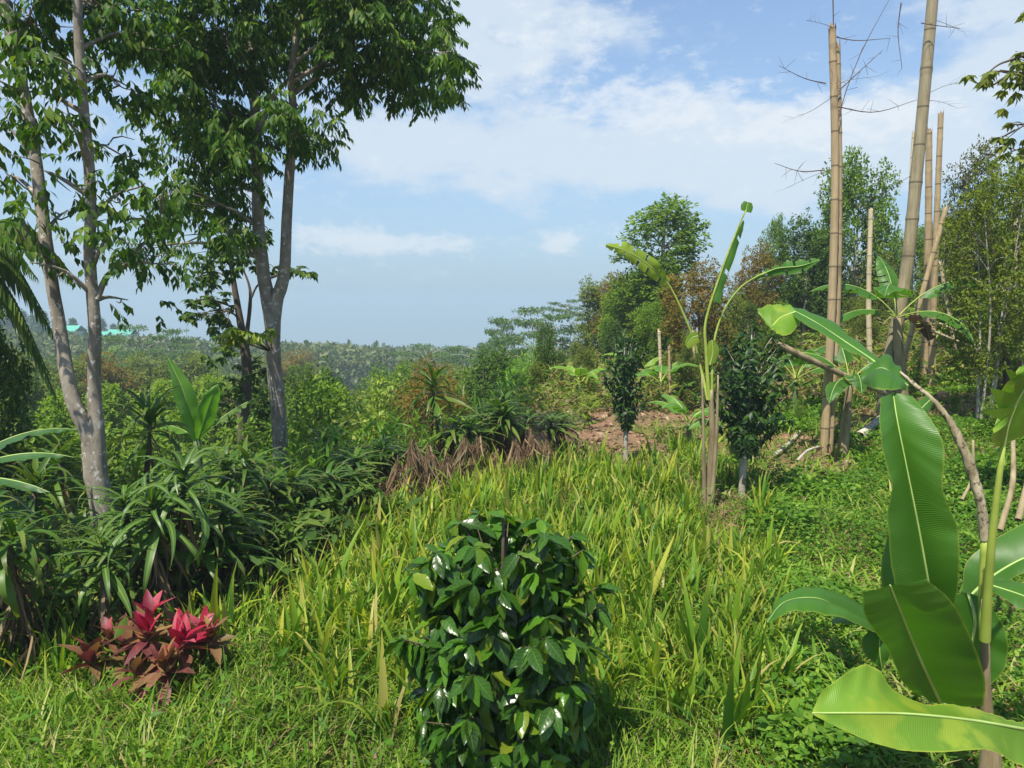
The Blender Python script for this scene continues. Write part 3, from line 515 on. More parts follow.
# ------------------------------------------------------------------ banana leaves
def surf_leaf(parent, mid, left, right, mat, origin, n=40, na=6, bulge=.06, rip=.004, tears=(), ribr=.007, rough=0., name='leaf', label=None, ribmat=None):
    """blade between two edge lines and a midrib (all world points)"""
    m = spline(mid, n); l = spline(left, n); r = spline(right, n); b = B(); T = unit(np.gradient(m, axis=0))
    rn = [np.convolve(rng.normal(size=n + 8), np.ones(k_) / k_ ** .5, 'same')[:n] for k_ in (5, 3)]
    for side, e in ((0, l), (1, r)):
        u = np.linspace(0, 1, na + 1)[None, :, None]; nrm = unit(np.cross(T, e - m)) * (1 if side == 0 else -1)
        w = np.linalg.norm(e - m, axis=1)[:, None, None]
        V = m[:, None] * (1 - u) + e[:, None] * u + nrm[:, None] * (bulge * 4 * u * (1 - u) * w + (rip * 1.3 * u * rn[side][:, None, None]) )
        uu = np.broadcast_to(.5 + (.5 if side else -.5) * np.linspace(0, 1, na + 1)[None], (n, na + 1)); vv = np.broadcast_to(np.linspace(0, 1, n)[:, None], (n, na + 1))
        # tears: rows opened along their outer part
        F = []
        tr = {int(k * (n - 1)) for s_, k in tears if s_ == side}
        for i in range(n - 1):
            for j in range(na):
                if i in tr and j >= 1: continue
                a = i * (na + 1) + j; F.append((a, a + 1, a + na + 2, a + na + 1) if side else (a, a + na + 1, a + na + 2, a + 1))
        b.add(V.reshape(-1, 3), F, np.stack([uu, vv], -1).reshape(-1, 2))
    o = b.build(name, mat, parent, origin)
    if label: o['label'] = label
    rb = B(); tube(rb, m, [ribr, ribr * .35], 6); rb.build('midrib', ribmat or M['rib'], o, None if parent is None else origin)
    return o
def arc_leaf(parent, origin, base, az, L, W, up=1.2, droop=1.6, mat=None, fold=.35, tears=0, roll=0., pet=.25, n=30, twist=0., label=None, stalkr=.012):
    """parametric banana leaf: leaves base at azimuth az, climbs and arches over"""
    base = np.asarray(base, float); t = np.linspace(0, 1, n); el = math.atan(up) - droop * t ** 1.4; st = L / n
    dr_ = np.array([math.cos(az), math.sin(az), 0]); p = base + np.cumsum(np.cos(el)[:, None] * dr_ * st + np.sin(el)[:, None] * np.array([0, 0, 1]) * st, 0)
    k = int(n * pet); m = p[k:]; T = unit(np.gradient(m, axis=0)); S = unit(np.cross(T, [0, 0, 1.])); S = unit(S * math.cos(roll) + np.cross(T, S) * math.sin(roll)); N = np.cross(S, T)
    tt = np.linspace(0, 1, len(m)); w = W / 2 * np.minimum(1, (tt * 7) ** .6 + .05) * np.maximum(1 - tt ** 3.5, .02)
    c = np.cos(fold); s = np.sin(fold); l = m - S * (w * c)[:, None] + N * (-w * s)[:, None]; r = m + S * (w * c)[:, None] + N * (-w * s)[:, None]
    tl = [(rng.integers(0, 2), rng.uniform(.1, .95)) for _ in range(tears)]
    q = B(); tube(q, p[:k + 2], [stalkr, stalkr * .6], 6)
    o = surf_leaf(parent, m, l, r, mat, origin, n=36, na=5, bulge=-.08, tears=tl, rip=.006 + .01 * (tears > 3), ribr=stalkr * .55, label=label)
    q.build('petiole', M['stalk'], o, origin)
    return o

# foreground banana at the right edge
db = 2.45; bb = P(987, 700, db); bb = np.array([bb[0], bb[1], float(H(bb[0], bb[1]))])
ban = thing('banana_plant', 'large banana plant at the right edge with broad leaves, nearest the camera', 'banana plant', bb)
q = B(); tube(q, [bb - [0, 0, .1], P(990, 775, db), P(986, 700, db), P(985, 600, db)], [.045, .038, .018, .012], 10, 14, wob=.04); q.build('pseudostem', M['dry'], ban, bb)
def PP(L): return [P(*a) for a in L]
surf_leaf(ban, PP([(938, 640, 2.55), (928, 580, 2.5), (917, 520, 2.5), (905, 460, 2.52), (897, 420, 2.55), (893, 393, 2.62)]),
          PP([(925, 642, 2.5), (897, 590, 2.40), (887, 525, 2.36), (890, 485, 2.37), (881, 440, 2.40), (880, 398, 2.54)]),
          PP([(948, 640, 2.5), (959, 575, 2.40), (958, 530, 2.40), (944, 492, 2.42), (942, 440, 2.44), (912, 395, 2.58)]), M['ban'], bb, 60, 8, .05, .0022, label='tall upright broad green leaf')
surf_leaf(ban, PP([(940, 702, 2.46), (925, 670, 2.36), (910, 635, 2.24), (898, 605, 2.14), (890, 585, 2.10)]),
          PP([(935, 703, 2.46), (905, 685, 2.36), (888, 650, 2.24), (866, 618, 2.14), (862, 592, 2.10)]),
          PP([(983, 705, 2.44), (985, 680, 2.34), (972, 640, 2.24), (952, 602, 2.14), (925, 578, 2.10)]), M['ban'], bb, 44, 8, .05, .0025, label='shaded leaf seen from below')
surf_leaf(ban, PP([(1060, 735, 2.2), (1024, 729, 2.15), (970, 720, 2.08), (910, 714, 2.02), (860, 713, 1.98), (812, 713, 1.98)]),
          PP([(1060, 775, 2.1), (1022, 766, 2.06), (990, 750, 2.0), (930, 752, 1.96), (880, 745, 1.94), (816, 717, 1.97)]),
          PP([(1055, 728, 2.3), (1022, 722, 2.26), (960, 706, 2.2), (902, 696, 2.15), (868, 664, 2.1), (822, 690, 2.02)]), M['bany'], bb, 60, 8, -.07, .003, ribr=.006, label='yellowing leaf reaching left, lowest')
surf_leaf(ban, PP([(892, 632, 2.5), (870, 622, 2.5), (840, 608, 2.45), (815, 598, 2.4), (785, 602, 2.35), (767, 622, 2.3)]),
          PP([(892, 636, 2.45), (870, 630, 2.40), (840, 618, 2.32), (812, 612, 2.28), (788, 612, 2.26), (767, 623, 2.29)]),
          PP([(892, 622, 2.6), (872, 612, 2.62), (845, 598, 2.6), (820, 590, 2.55), (790, 592, 2.44), (768, 619, 2.32)]), M['ban'], bb, 40, 6, .12, .003, ribr=.004, label='narrow arching leaf drooping to the left')
surf_leaf(ban, PP([(900, 640, 2.6), (885, 628, 2.55), (865, 620, 2.55), (845, 618, 2.6), (832, 622, 2.62)]), PP([(898, 645, 2.58), (884, 634, 2.5), (865, 627, 2.5), (846, 624, 2.55), (832, 624, 2.6)]), PP([(900, 632, 2.7), (886, 618, 2.7), (862, 610, 2.7), (842, 612, 2.7), (832, 620, 2.64)]), M['ban'], bb, 24, 5, .1, .002, ribr=.003)
surf_leaf(ban, PP([(884, 618, 2.5), (880, 640, 2.46), (880, 655, 2.45), (882, 668, 2.45)]), PP([(878, 620, 2.52), (862, 640, 2.52), (866, 655, 2.5), (880, 668, 2.46)]), PP([(888, 620, 2.44), (896, 636, 2.4), (890, 655, 2.42), (883, 668, 2.45)]), M['ban'], bb, 24, 5, .1, .003, ribr=.003)
surf_leaf(ban, PP([(970, 596, 2.9), (990, 578, 2.9), (1020, 560, 2.9), (1060, 545, 2.9)]), PP([(962, 592, 2.9), (968, 560, 2.95), (1010, 530, 3.0), (1060, 510, 3.0)]), PP([(972, 600, 2.9), (995, 590, 2.86), (1022, 574, 2.84), (1060, 560, 2.84)]), M['ban'], bb, 30, 6, .06, .003)
surf_leaf(ban, PP([(986, 584, 2.4), (1000, 588, 2.36), (1024, 596, 2.3), (1050, 608, 2.25)]), PP([(986, 580, 2.45), (1002, 580, 2.42), (1026, 584, 2.36), (1050, 600, 2.26)]), PP([(986, 588, 2.4), (1000, 596, 2.32), (1024, 610, 2.26), (1050, 614, 2.24)]), M['ban'], bb, 24, 5, .06, .002, ribr=.004)
surf_leaf(ban, PP([(968, 592, 2.75), (975, 620, 2.7), (972, 650, 2.7), (975, 690, 2.7)]), PP([(955, 596, 2.8), (950, 625, 2.8), (952, 660, 2.8), (968, 692, 2.72)]), PP([(985, 600, 2.7), (1005, 630, 2.65), (1006, 665, 2.65), (985, 692, 2.68)]), M['ban'], bb, 26, 6, .07, .003)
surf_leaf(ban, PP([(935, 702, 2.9), (930, 640, 2.95), (925, 560, 3.0), (905, 520, 3.05)]), PP([(930, 704, 2.9), (895, 650, 2.95), (880, 580, 3.0), (890, 530, 3.05)]), PP([(940, 700, 2.9), (950, 640, 2.9), (945, 560, 2.95), (920, 520, 3.0)]), M['ban'], bb, 30, 6, .05, .004)
# lobed yellowish young leaf on its thick stalk
lob = surf_leaf(ban, PP([(1003, 448, 2.3), (1008, 425, 2.28), (1018, 400, 2.26), (1036, 370, 2.25), (1050, 350, 2.25)]), PP([(998, 446, 2.3), (988, 436, 2.25), (1000, 412, 2.26), (1005, 385, 2.22), (1022, 368, 2.22)]), PP([(1006, 446, 2.32), (1030, 432, 2.34), (1050, 410, 2.34), (1070, 380, 2.3), (1060, 350, 2.3)]), M['bany'], bb, 30, 6, .06, .004, tears=[(0, .3), (0, .55), (0, .8)], label='lobed yellow-green leaf')
for tri in ([(1000, 412, 2.26), (990, 388, 2.2), (1020, 398, 2.26)], [(1008, 425, 2.28), (984, 412, 2.2), (1015, 408, 2.26)], [(1006, 445, 2.3), (989, 438, 2.22), (1010, 424, 2.28)], [(1018, 398, 2.26), (1006, 370, 2.2), (1032, 380, 2.25)]):
    a, c, e = PP(tri); q = B(); mm = (a + e) / 2; s = spline([mm, (mm * .5 + c * .5) + [0, 0, .004], c], 8); w = np.linspace(1, .05, 8)[:, None]; q.add(np.stack([s + (a - mm) * w, s, s + (e - mm) * w], 1).reshape(-1, 3), [(i * 3 + j, i * 3 + j + 1, i * 3 + j + 4, i * 3 + j + 3) for i in range(7) for j in (0, 1)], np.stack([np.tile([0.1, .5, .9], 8), np.repeat(np.linspace(0, 1, 8), 3)], -1)); q.build('lobe', M['bany'], lob, bb)
q = B(); tube(q, PP([(985, 640, 2.4), (988, 590, 2.36), (993, 530, 2.32), (1003, 446, 2.3)]), [.018, .014, .012, .008], 8, 14); q.build('petiole', M['stalk'], ban, bb)
# dry broken stalk arching left with torn hanging leaves
q = B(); tube(q, PP([(984, 640, 2.55), (983, 590, 2.55), (985, 540, 2.55)]), [.016, .015, .014], 8, 8); q.build('green_stalk', M['stalk'], ban, bb)
q = B(); tube(q, PP([(985, 540, 2.55), (980, 500, 2.56), (968, 462, 2.58), (952, 425, 2.62), (935, 402, 2.66), (915, 385, 2.7), (900, 372, 2.75)]), [.014, .016, .017, .012, .009, .007, .005], 10, 40, wob=.16); q.build('dry_stalk', M['aged'], ban, bb)
surf_leaf(ban, PP([(908, 386, 2.7), (895, 376, 2.74), (880, 368, 2.78), (862, 380, 2.8)]), PP([(908, 389, 2.66), (893, 391, 2.6), (876, 388, 2.62), (862, 383, 2.76)]), PP([(908, 380, 2.74), (898, 366, 2.82), (884, 356, 2.86), (862, 376, 2.82)]), M['ban'], bb, 26, 6, .12, .004, ribr=.004, label='crumpled green leaf end')
surf_leaf(ban, PP([(888, 374, 2.78), (875, 362, 2.85), (850, 345, 3.0), (815, 322, 3.2), (785, 306, 3.4)]), PP([(887, 377, 2.78), (873, 366, 2.84), (848, 350, 2.95), (812, 328, 3.12), (784, 307, 3.38)]), PP([(889, 371, 2.8), (878, 357, 2.9), (854, 338, 3.1), (819, 315, 3.3), (787, 304, 3.42)]), M['ban'], bb, 36, 6, .1, .004, ribr=.005, label='long narrow leaf blade reaching left')
surf_leaf(ban, PP([(795, 312, 3.3), (780, 318, 3.28), (770, 326, 3.25), (758, 312, 3.3)]), PP([(800, 322, 3.3), (790, 334, 3.2), (775, 332, 3.18), (760, 314, 3.3)]), PP([(790, 306, 3.35), (776, 306, 3.35), (766, 306, 3.35), (757, 309, 3.32)]), M['bany'], bb, 20, 5, .1, .004, ribr=.004, label='yellow hanging leaf fold')
surf_leaf(ban, PP([(930, 400, 2.66), (922, 408, 2.6), (914, 418, 2.58), (908, 425, 2.6)]), PP([(932, 404, 2.66), (926, 414, 2.6), (918, 424, 2.58), (909, 427, 2.6)]), PP([(926, 397, 2.68), (918, 402, 2.64), (910, 412, 2.62), (906, 423, 2.62)]), M['ban'], bb, 14, 4, .1, .004, ribr=.002)

# banana behind the leaning bamboo
def banana(label, base, stem_pts, rads, leaves, mat, group='banana plants', stem_mat=None, name='banana_plant'):
    t = thing(name, label, 'banana plant', base, group); q = B(); tube(q, stem_pts, rads, 10, 16, wob=.05); q.build('pseudostem', stem_mat or M['dry'], t, base)
    for lf in leaves: arc_leaf(t, base, **{**dict(mat=mat), **lf})
    return t
b0 = ground(905, 10.2); tp = P(897, 318, 10.2)
banana('dark leaved banana plant standing behind the leaning bamboo pole', b0, [b0, (b0 + tp) / 2, tp], [.10, .08, .05],
       [dict(base=tp, az=.1, L=1.6, W=.40, up=1.1, droop=1.35, tears=5, fold=.5), dict(base=tp, az=2.9, L=1.35, W=.44, up=1.3, droop=1.5, tears=4), dict(base=tp, az=-2.2, L=1.25, W=.46, up=1.8, droop=1.9, tears=4), dict(base=tp, az=-1.0, L=1.2, W=.38, up=.4, droop=1.6, tears=3), dict(base=tp, az=3.4, L=1.2, W=.38, up=.4, droop=1.2, tears=4), dict(base=tp, az=1.5, L=1.2, W=.3, up=2.6, droop=.8, tears=2), dict(base=tp, az=.5, L=1.0, W=.26, up=.2, droop=1.6, tears=6, mat=M['dead'])], M['ban'])
b1 = ground(845, 9.4); tp = P(850, 385, 9.4)
banana('half hidden banana plant between the bamboo pair and the leaning bamboo', b1, [b1, (b1 + tp) / 2, tp], [.07, .06, .04],
       [dict(base=tp, az=2.9, L=1.1, W=.34, up=1.6, droop=1.7, tears=3), dict(base=tp, az=1.6, L=1.1, W=.32, up=2.4, droop=.9), dict(base=tp, az=.3, L=.9, W=.3, up=1.4, droop=1.8, tears=3), dict(base=tp, az=-1.8, L=.8, W=.3, up=1.0, droop=2.0, tears=4), dict(base=tp, az=4.0, L=.9, W=.28, up=.5, droop=1.6, tears=3)], M['ban'])
b2 = ground(197, 8.2); tp = P(197, 440, 8.2)
t = banana('bright green young banana plant with upright leaves, left of the pale trunk', b2, [b2, (b2 + tp) / 2, tp], [.07, .06, .04], [], M['banb'], stem_mat=M['stemg'])
surf_leaf(t, PP([(196, 440, 8.2), (190, 415, 8.2), (182, 388, 8.2), (168, 358, 8.25)]), PP([(194, 442, 8.1), (182, 420, 8.0), (173, 390, 8.05), (167, 362, 8.2)]), PP([(200, 436, 8.25), (199, 410, 8.3), (191, 384, 8.3), (170, 358, 8.3)]), M['banb'], b2, 30, 5, .06, .006)
surf_leaf(t, PP([(198, 440, 8.2), (206, 415, 8.2), (213, 395, 8.2), (218, 384, 8.2)]), PP([(196, 438, 8.1), (195, 420, 8.05), (203, 398, 8.1), (215, 385, 8.2)]), PP([(202, 440, 8.25), (214, 422, 8.3), (219, 402, 8.3), (220, 387, 8.25)]), M['banb'], b2, 30, 5, .06, .006)
arc_leaf(t, b2, tp, .25, .9, .22, 1.0, .5, M['bluegreen'], tears=5); arc_leaf(t, b2, tp, 3.3, .5, .2, 1.0, 1.0, M['banb'])
# broad dark leaves, left edge
b3 = ground(-60, 4.6); tp = P(-52, 478, 4.6)
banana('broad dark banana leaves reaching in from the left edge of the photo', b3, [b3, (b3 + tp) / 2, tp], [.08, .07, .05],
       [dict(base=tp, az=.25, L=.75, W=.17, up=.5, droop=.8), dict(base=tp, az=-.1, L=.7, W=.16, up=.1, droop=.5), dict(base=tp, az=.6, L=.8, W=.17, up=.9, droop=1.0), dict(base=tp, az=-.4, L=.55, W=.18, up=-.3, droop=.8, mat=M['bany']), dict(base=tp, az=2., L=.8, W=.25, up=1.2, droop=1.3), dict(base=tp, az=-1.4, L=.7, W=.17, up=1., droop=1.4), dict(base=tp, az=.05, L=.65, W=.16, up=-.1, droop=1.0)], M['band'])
# thin tall banana in the middle
dm = 7.3; bm = ground(710, dm); t = thing('banana_plant', 'thin tattered banana plant with two tall bare stalks, left of the rounded coffee tree', 'banana plant', bm, 'banana plants')
q = B(); tube(q, [bm, P(712, 440, dm), P(711, 390, dm)], [.045, .035, .022], 10, 12, wob=.08)
for dx in (-8, 8): tube(q, [bm + [dx * .004, -.03, 0], P(710 + dx * .8, 440, dm - .05), P(710 + dx, 375, dm - .04)], [.03, .018, .008], 7, 10, wob=.1)
q.build('pseudostem', M['dry'], t, bm)
def stalk(parent, org, L, r, mat=M['stalk'], name='leaf_stalk'):
    q = B(); tube(q, PP(L), r, 7, 18); return q.build(name, mat, parent, org)
stalk(t, bm, [(709, 400, dm), (706, 350, dm), (706, 320, dm), (722, 270, dm), (738, 228, dm), (746, 210, dm)], [.022, .016, .013, .011, .009, .007])
surf_leaf(t, PP([(746, 212, dm), (747, 206, dm), (748, 202, dm)]), PP([(741, 210, dm), (741, 205, dm), (744, 201, dm)]), PP([(751, 213, dm), (753, 208, dm), (752, 203, dm)]), M['banb'], bm, 8, 3, .1, .001)
surf_leaf(t, PP([(712, 300, dm), (722, 272, dm), (735, 238, dm), (743, 220, dm)]), PP([(710, 302, dm), (719, 275, dm), (732, 242, dm), (742, 222, dm)]), PP([(719, 304, dm), (727, 278, dm), (739, 245, dm), (745, 222, dm)]), M['ban'], bm, 24, 3, .1, .006, tears=[(0, .2), (0, .5), (1, .35), (1, .7)])
stalk(t, bm, [(712, 400, dm), (713, 350, dm + .05), (722, 315, dm + .05), (740, 288, dm), (765, 272, dm - .05)], [.016, .012, .010, .008, .006], M['stalk'])
surf_leaf(t, PP([(752, 280, dm), (775, 269, dm - .1), (800, 266, dm - .2), (820, 260, dm - .3)]), PP([(752, 281, dm), (778, 275, dm - .1), (800, 273, dm - .2), (820, 261, dm - .3)]), PP([(752, 278, dm), (774, 267, dm), (798, 260, dm - .1), (819, 259, dm - .2)]), M['ban'], bm, 30, 4, .12, .01, tears=[(0, .2), (0, .45), (0, .7), (1, .3), (1, .6), (1, .85)])
stalk(t, bm, [(708, 400, dm), (700, 365, dm + .1), (692, 335, dm + .1), (672, 290, dm + .1), (655, 268, dm + .1)], [.02, .014, .012, .01, .007])
surf_leaf(t, PP([(668, 284, dm + .1), (650, 266, dm), (628, 252, dm - .1), (606, 245, dm - .2)]), PP([(666, 288, dm + .1), (646, 274, dm), (626, 258, dm - .1), (606, 247, dm - .2)]), PP([(670, 279, dm + .1), (654, 258, dm), (630, 244, dm), (606, 243, dm - .1)]), M['lime'], bm, 34, 4, .1, .012, tears=[(0, .15), (0, .35), (0, .5), (0, .7), (0, .85), (1, .2), (1, .4), (1, .6), (1, .8)], label='torn yellow-green leaf')
surf_leaf(t, PP([(698, 336, dm), (692, 338, dm), (686, 346, dm)]), PP([(699, 342, dm), (694, 346, dm), (688, 349, dm)]), PP([(698, 332, dm), (690, 333, dm), (685, 342, dm)]), M['lime'], bm, 8, 3, .05, .002, label='small yellow leaf')
surf_leaf(t, PP([(710, 365, dm), (713, 352, dm), (712, 340, dm)]), PP([(706, 364, dm), (706, 352, dm), (709, 341, dm)]), PP([(716, 362, dm), (719, 350, dm), (715, 340, dm)]), M['lime'], bm, 8, 3, .05, .002)
# small bananas and gingers in the clearing
for px, d, h, lab, mt in [(660, 14, 1.1, 'small bright banana plant behind the clearing, left of the thin tattered one', 'banb'), (640, 15.5, 1.2, 'small banana plant just right of the narrow coffee tree', 'bany'), (580, 14.5, 1.0, 'yellow-green leafy plant left of the narrow coffee tree', 'bany'),
                          (735, 9.3, .9, 'low bright banana sucker behind the rounded coffee tree', 'banb'), (795, 12, 1.3, 'banana sucker behind the bamboo pair', 'ban'), (690, 10.5, .8, 'bluish green sucker beside the thin banana plant', 'banb'), (930, 13, 1.4, 'yellowing banana plant on the right bank', 'bany')]:
    g = ground(px, d); tp = g + [0, 0, h * .45]
    banana(lab, g, [g, (g + tp) / 2, tp], [.05, .04, .03], [dict(base=tp, az=k * 1.25 + rng.random(), L=h * rng.uniform(.7, 1.), W=.26, up=rng.uniform(.8, 2.2), droop=rng.uniform(1.1, 1.9), tears=2, stalkr=.012) for k in range(6)], M[mt], stem_mat=M['stemg'])

# ------------------------------------------------------------------ bamboo poles
def culm(b, pts, r0, r1, inter, seg=14, broken=.1, m=0):
    path = spline(pts, 120); L = np.concatenate([[0], np.cumsum(np.linalg.norm(np.diff(path, axis=0), axis=1))]); f = np.abs(((L / inter) % 1) - .5)
    rad = np.interp(L / L[-1], [0, 1], [r0, r1]) * (1 + .09 * (f > .465) - .02 * np.exp(-((f - .44) / .02) ** 2)); n0 = b.n
    tube(b, path, rad, seg, m=m, cap=False)
    V = b.V[-1]; V[-seg:] += np.outer(rng.uniform(-1, .4, seg) * broken, unit(path[-1] - path[-2])); V[-2 * seg:-seg] += np.outer(rng.uniform(-1, 0, seg) * broken * .3, unit(path[-1] - path[-2])); return path
def twigs(b, path, n, L, lo=.3, hi=1., r=.004):
    for k in range(n):
        s = path[int(len(path) * rng.uniform(lo, hi)) - 1]; a = rng.choice([0, PI]) + rng.normal() * .7; d = np.array([math.cos(a), math.sin(a) * .6, rng.normal() * .35]); ln = L * rng.uniform(.4, 1.1)
        p = spline([s, s + d * ln * .5 + rng.normal(size=3) * .04, s + d * ln + [0, 0, -.12 * ln]], 8); tube(b, p, [r, r * .35], 4)
        for j in range(5):
            q = p[rng.integers(3, 8)]; e = q + unit(d + rng.normal(size=3) * .7) * ln * .28; tube(b, [q, (q + e) / 2 + rng.normal(size=3) * .01, e], [r * .4, r * .2], 3)
def pole(label, culms, mat, tw=0, twL=.5, tlo=.5, group='standing bamboo poles', name='bamboo_pole'):
    base = np.array(culms[0][0][0]); t = thing(name, label, 'bamboo pole', base, group)
    for pts, r0, r1, it in culms:
        b = B(); p = culm(b, pts, r0 * .8, r1 * .8, it); b.build('culm', mat, t, base)
    for k in range(tw):
        b = B(); p = spline(culms[0][0], 120); twigs(b, p, 1, twL, tlo); b.build('twig', M['twig'], t, base)
    return t
dp = 9.6; g = ground(831, dp)
pole('pair of tan bamboo culms bound side by side, tallest straight upright', [([g - [.06, 0, .1], P(832, 300, dp), P(835, 160, dp), P(832, 24, dp)], .068, .055, .42), ([g + [.03, .06, -.1], P(837, 300, dp + .1), P(838.5, 160, dp + .1), P(837, 42, dp + .1)], .068, .05, .42)], M['bam'], 4, .6, .6)
dq = 10.4; g = ground(885, dq)
pole('thickest weathered bamboo leaning right and running out of the top', [([g - [0, 0, .1], P(886, 380, dq), P(905, 280, dq), P(918, 160, dq), P(929, 40, dq), P(938, -60, dq)], .115, .085, .50)], M['bamg'], 4, .8, .55)
for L_ in ([(838, 28, 9.6), (862, 32, 9.6), (895, 30, 9.8)], [(838, 88, 9.6), (868, 60, 9.7), (888, 42, 9.9)], [(838, 150, 9.6), (846, 100, 9.6), (866, 45, 9.7), (895, -10, 9.7)], [(840, 98, 9.6), (880, 104, 9.8), (922, 92, 10.2)], [(831, 75, 9.6), (810, 70, 9.5), (784, 57, 9.4)], [(830, 162, 9.6), (805, 163, 9.5), (780, 155, 9.4)], [(838, -30, 9.6), (839, 50, 9.6), (838, 95, 9.6)], [(906, -5, 10.3), (903, 25, 10.3), (907, 60, 10.2)], [(926, 15, 10.3), (945, 18, 10.2), (965, 20, 10.1)]):
    tb = B(); tube(tb, PP(L_), [.008, .003], 4, 10)
    p = spline(PP(L_), 10)
    for j in range(7): q = p[rng.integers(2, 10)]; e = q + rdir(1)[0] * .16; tube(tb, [q, (q + e) / 2, e], [.003, .0015], 3)
    tb.build('twig', M['twig'], bpy.data.objects['bamboo_pole'], ground(831, dp))
pp = [('pale slim bamboo pole immediately left of the leaning one', 'bamp', 12, [(893, 400), (903, 300), (907, 200), (914, 132)], .05, .035, .5),
      ('tan bamboo pole directly behind the leaning one, seen right of it', 'bam', 12.3, [(924, 380), (926, 250), (929, 128)], .085, .06, .4),
      ('straight tan bamboo pole with a cut flat top, right of the leaning one', 'bam', 11.8, [(930, 420), (933, 300), (937, 200), (941, 111)], .065, .05, .45),
      ('short pale bare pole standing between the bamboo pair and the leaning bamboo', 'bamp', 12.5, [(871, 400), (872, 310), (871, 207)], .06, .045, .3),
      ('thin tan bamboo leaning right, low beside the flat topped pole', 'bam', 11, [(912, 330), (930, 265), (947, 205)], .05, .045, .35),
      ('short bamboo stump pole at the right edge beside the thicket', 'bamp', 11, [(1020, 350), (1017, 270), (1016, 200)], .05, .045, .35),
      ('slanting bleached pole leaning left on the right bank', 'bamp', 13, [(965, 400), (955, 350), (940, 262)], .045, .035, .4),
      ('thin whitish stake behind the clearing, left of the thin tattered banana', 'bamp', 14, [(697, 430), (695, 380), (693, 330)], .035, .03, .4),
      ('thin brown stake standing behind the clearing', 'bam', 14, [(672, 430), (671, 380), (669, 345)], .035, .03, .4),
      ('pale stake in front of the far brown shrub', 'bamp', 15, [(661, 430), (660, 370), (659, 330)], .045, .04, .5)]
for lab, mt, d, L_, r0, r1, it in pp:
    top_ = P(*L_[-1], d); low_ = P(*L_[0], d); u_ = unit(top_ - low_); g = low_ - u_ * ((low_[2] - float(H(low_[0], low_[1]))) / u_[2] + .1); md_ = (g + top_) / 2 + [rng.normal() * .03, 0, 0]; pts = [g, md_, top_]
    pole(lab, [(pts, r0, r1, it)], M[mt])
# fallen sticks and logs
def log(label, a, c, r, mat, name='fallen_log'):
    b = B(); m = (a + c) / 2; tube(b, [a, m + rng.normal(size=3) * .03, c], [r, r * .75], 8, 10, wob=.06); tag(b.build(name, mat, None, m), label, 'fallen log', 'fallen stalks on the bank')
def onr(px, d, dz=.04): g = ground(px, d); return g + [0, 0, dz]
log('long dry stalk slanting down behind the bamboo pair', P(772, 342, 9.2), P(905, 402, 9.8), .045, M['dry'])
log('bleached stick lying on bare soil right of the rounded coffee tree', onr(775, 9.6), onr(802, 10.6), .03, M['barkp'])
log('thin bleached stick lying in the green cover below the bamboo pair', onr(800, 8.9, .16), onr(822, 9.3, .2), .018, M['barkp'])
log('pale bamboo stick lying on the bank right of the leaning bamboo, upper', P(930, 320, 11.5), P(985, 343, 12), .025, M['bamp'])
log('pale bamboo stick lying on the bank right of the leaning bamboo, lower', P(925, 328, 11.5), P(975, 348, 11.8), .025, M['bamp'])
log('grey rotting stalk at the foot of the leaning bamboo', onr(862, 9.7, .1), onr(888, 10.1, .25), .07, M['barkp'])
log('bleached branch at the foot of the right edge thicket, upright', P(1000, 530, 4.2), P(1013, 440, 4.6), .018, M['dry'])
log('pale thin upright stick nearest the right edge stalks', P(1018, 520, 4.0), P(1030, 430, 4.3), .018, M['dry'])
log('slim leaning twig behind the upright banana leaf', P(962, 500, 4.4), P(973, 440, 4.6), .010, M['dry'])
for px, d, r, lab in [(918, 10.8, .12, 'pinkish chunk of cut banana stem on the bank'), (902, 10.2, .10, 'reddish rotting stem chunk below the banana behind the leaning bamboo'), (944, 11, .11, 'orange brown lump of earth on the right bank')]:
    g = ground(px, d); b = B(); a = rng.random() * 3; v = np.array([math.cos(a), math.sin(a) * .4, .1]); tube(b, [g - v * r + [0, 0, .06], g + [0, 0, .1], g + v * r + [0, 0, .05]], [r * .5, r * .75, r * .5], 9, 8, wob=.14); tag(b.build('stem_chunk', plain('cut stem', (.40, .20, .14), .8), None, g), lab, 'plant debris', 'rotting chunks on the bank')

# ------------------------------------------------------------------ mid distance trees: kinds and copies
def make_kind(name, h, trunk_r, crown_lobes, leafm, L, nper, tpls=TD, bark=None, hb=.3, droop=.2, seg=6, stems=1, limbs=True):
    t = thing(name, 'x', 'tree'); bt = B(); bc = B(); paths = []
    for k in range(stems):
        a = k * 6.28 / max(stems, 1); off = np.array([math.cos(a), math.sin(a), 0]) * (.12 * h if stems > 1 else .02 * h)
        pts = [np.zeros(3) + off * .25 - [0, 0, .4], np.array([rng.normal() * .02 * h, rng.normal() * .02 * h, h * .4]) + off * .5, np.array([0, 0, h * .85]) + off]; tube(bt, pts, [trunk_r, trunk_r * .25], seg, 10, wob=.05); paths.append(spline(pts, 12))
    for c, r, n in crown_lobes:
        c = np.array(c) * h; r = np.array(r) * h
        if limbs: limb_to(bt, paths, c, trunk_r * .35, seg=4, tip=trunk_r * .05)
        C = ell_pts(n, c, r, .42); whorls(bc, C, tpls, nper, L, droop, .7, cen=c, outw=.5, along=L * .6)
    a = bt.build('trunk', bark or M['barkd'], t); c_ = bc.build('crown', leafm, t); KIDS[t.name] = [a, c_]; return t
def rlobes(n, z0, z1, spread, r, k, flat=1.):
    out = []
    for i in range(n):
        z = z0 + (z1 - z0) * (i + .5) / n; w = spread * math.sin(PI * (.15 + .75 * (i + .5) / n)) ** .7; a = i * 2.4 + rng.random(); out.append(((math.cos(a) * w * rng.uniform(.4, 1), math.sin(a) * w * rng.uniform(.4, 1), z), (r * rng.uniform(.8, 1.2), r, r * flat * rng.uniform(.8, 1.2)), k))
    return out
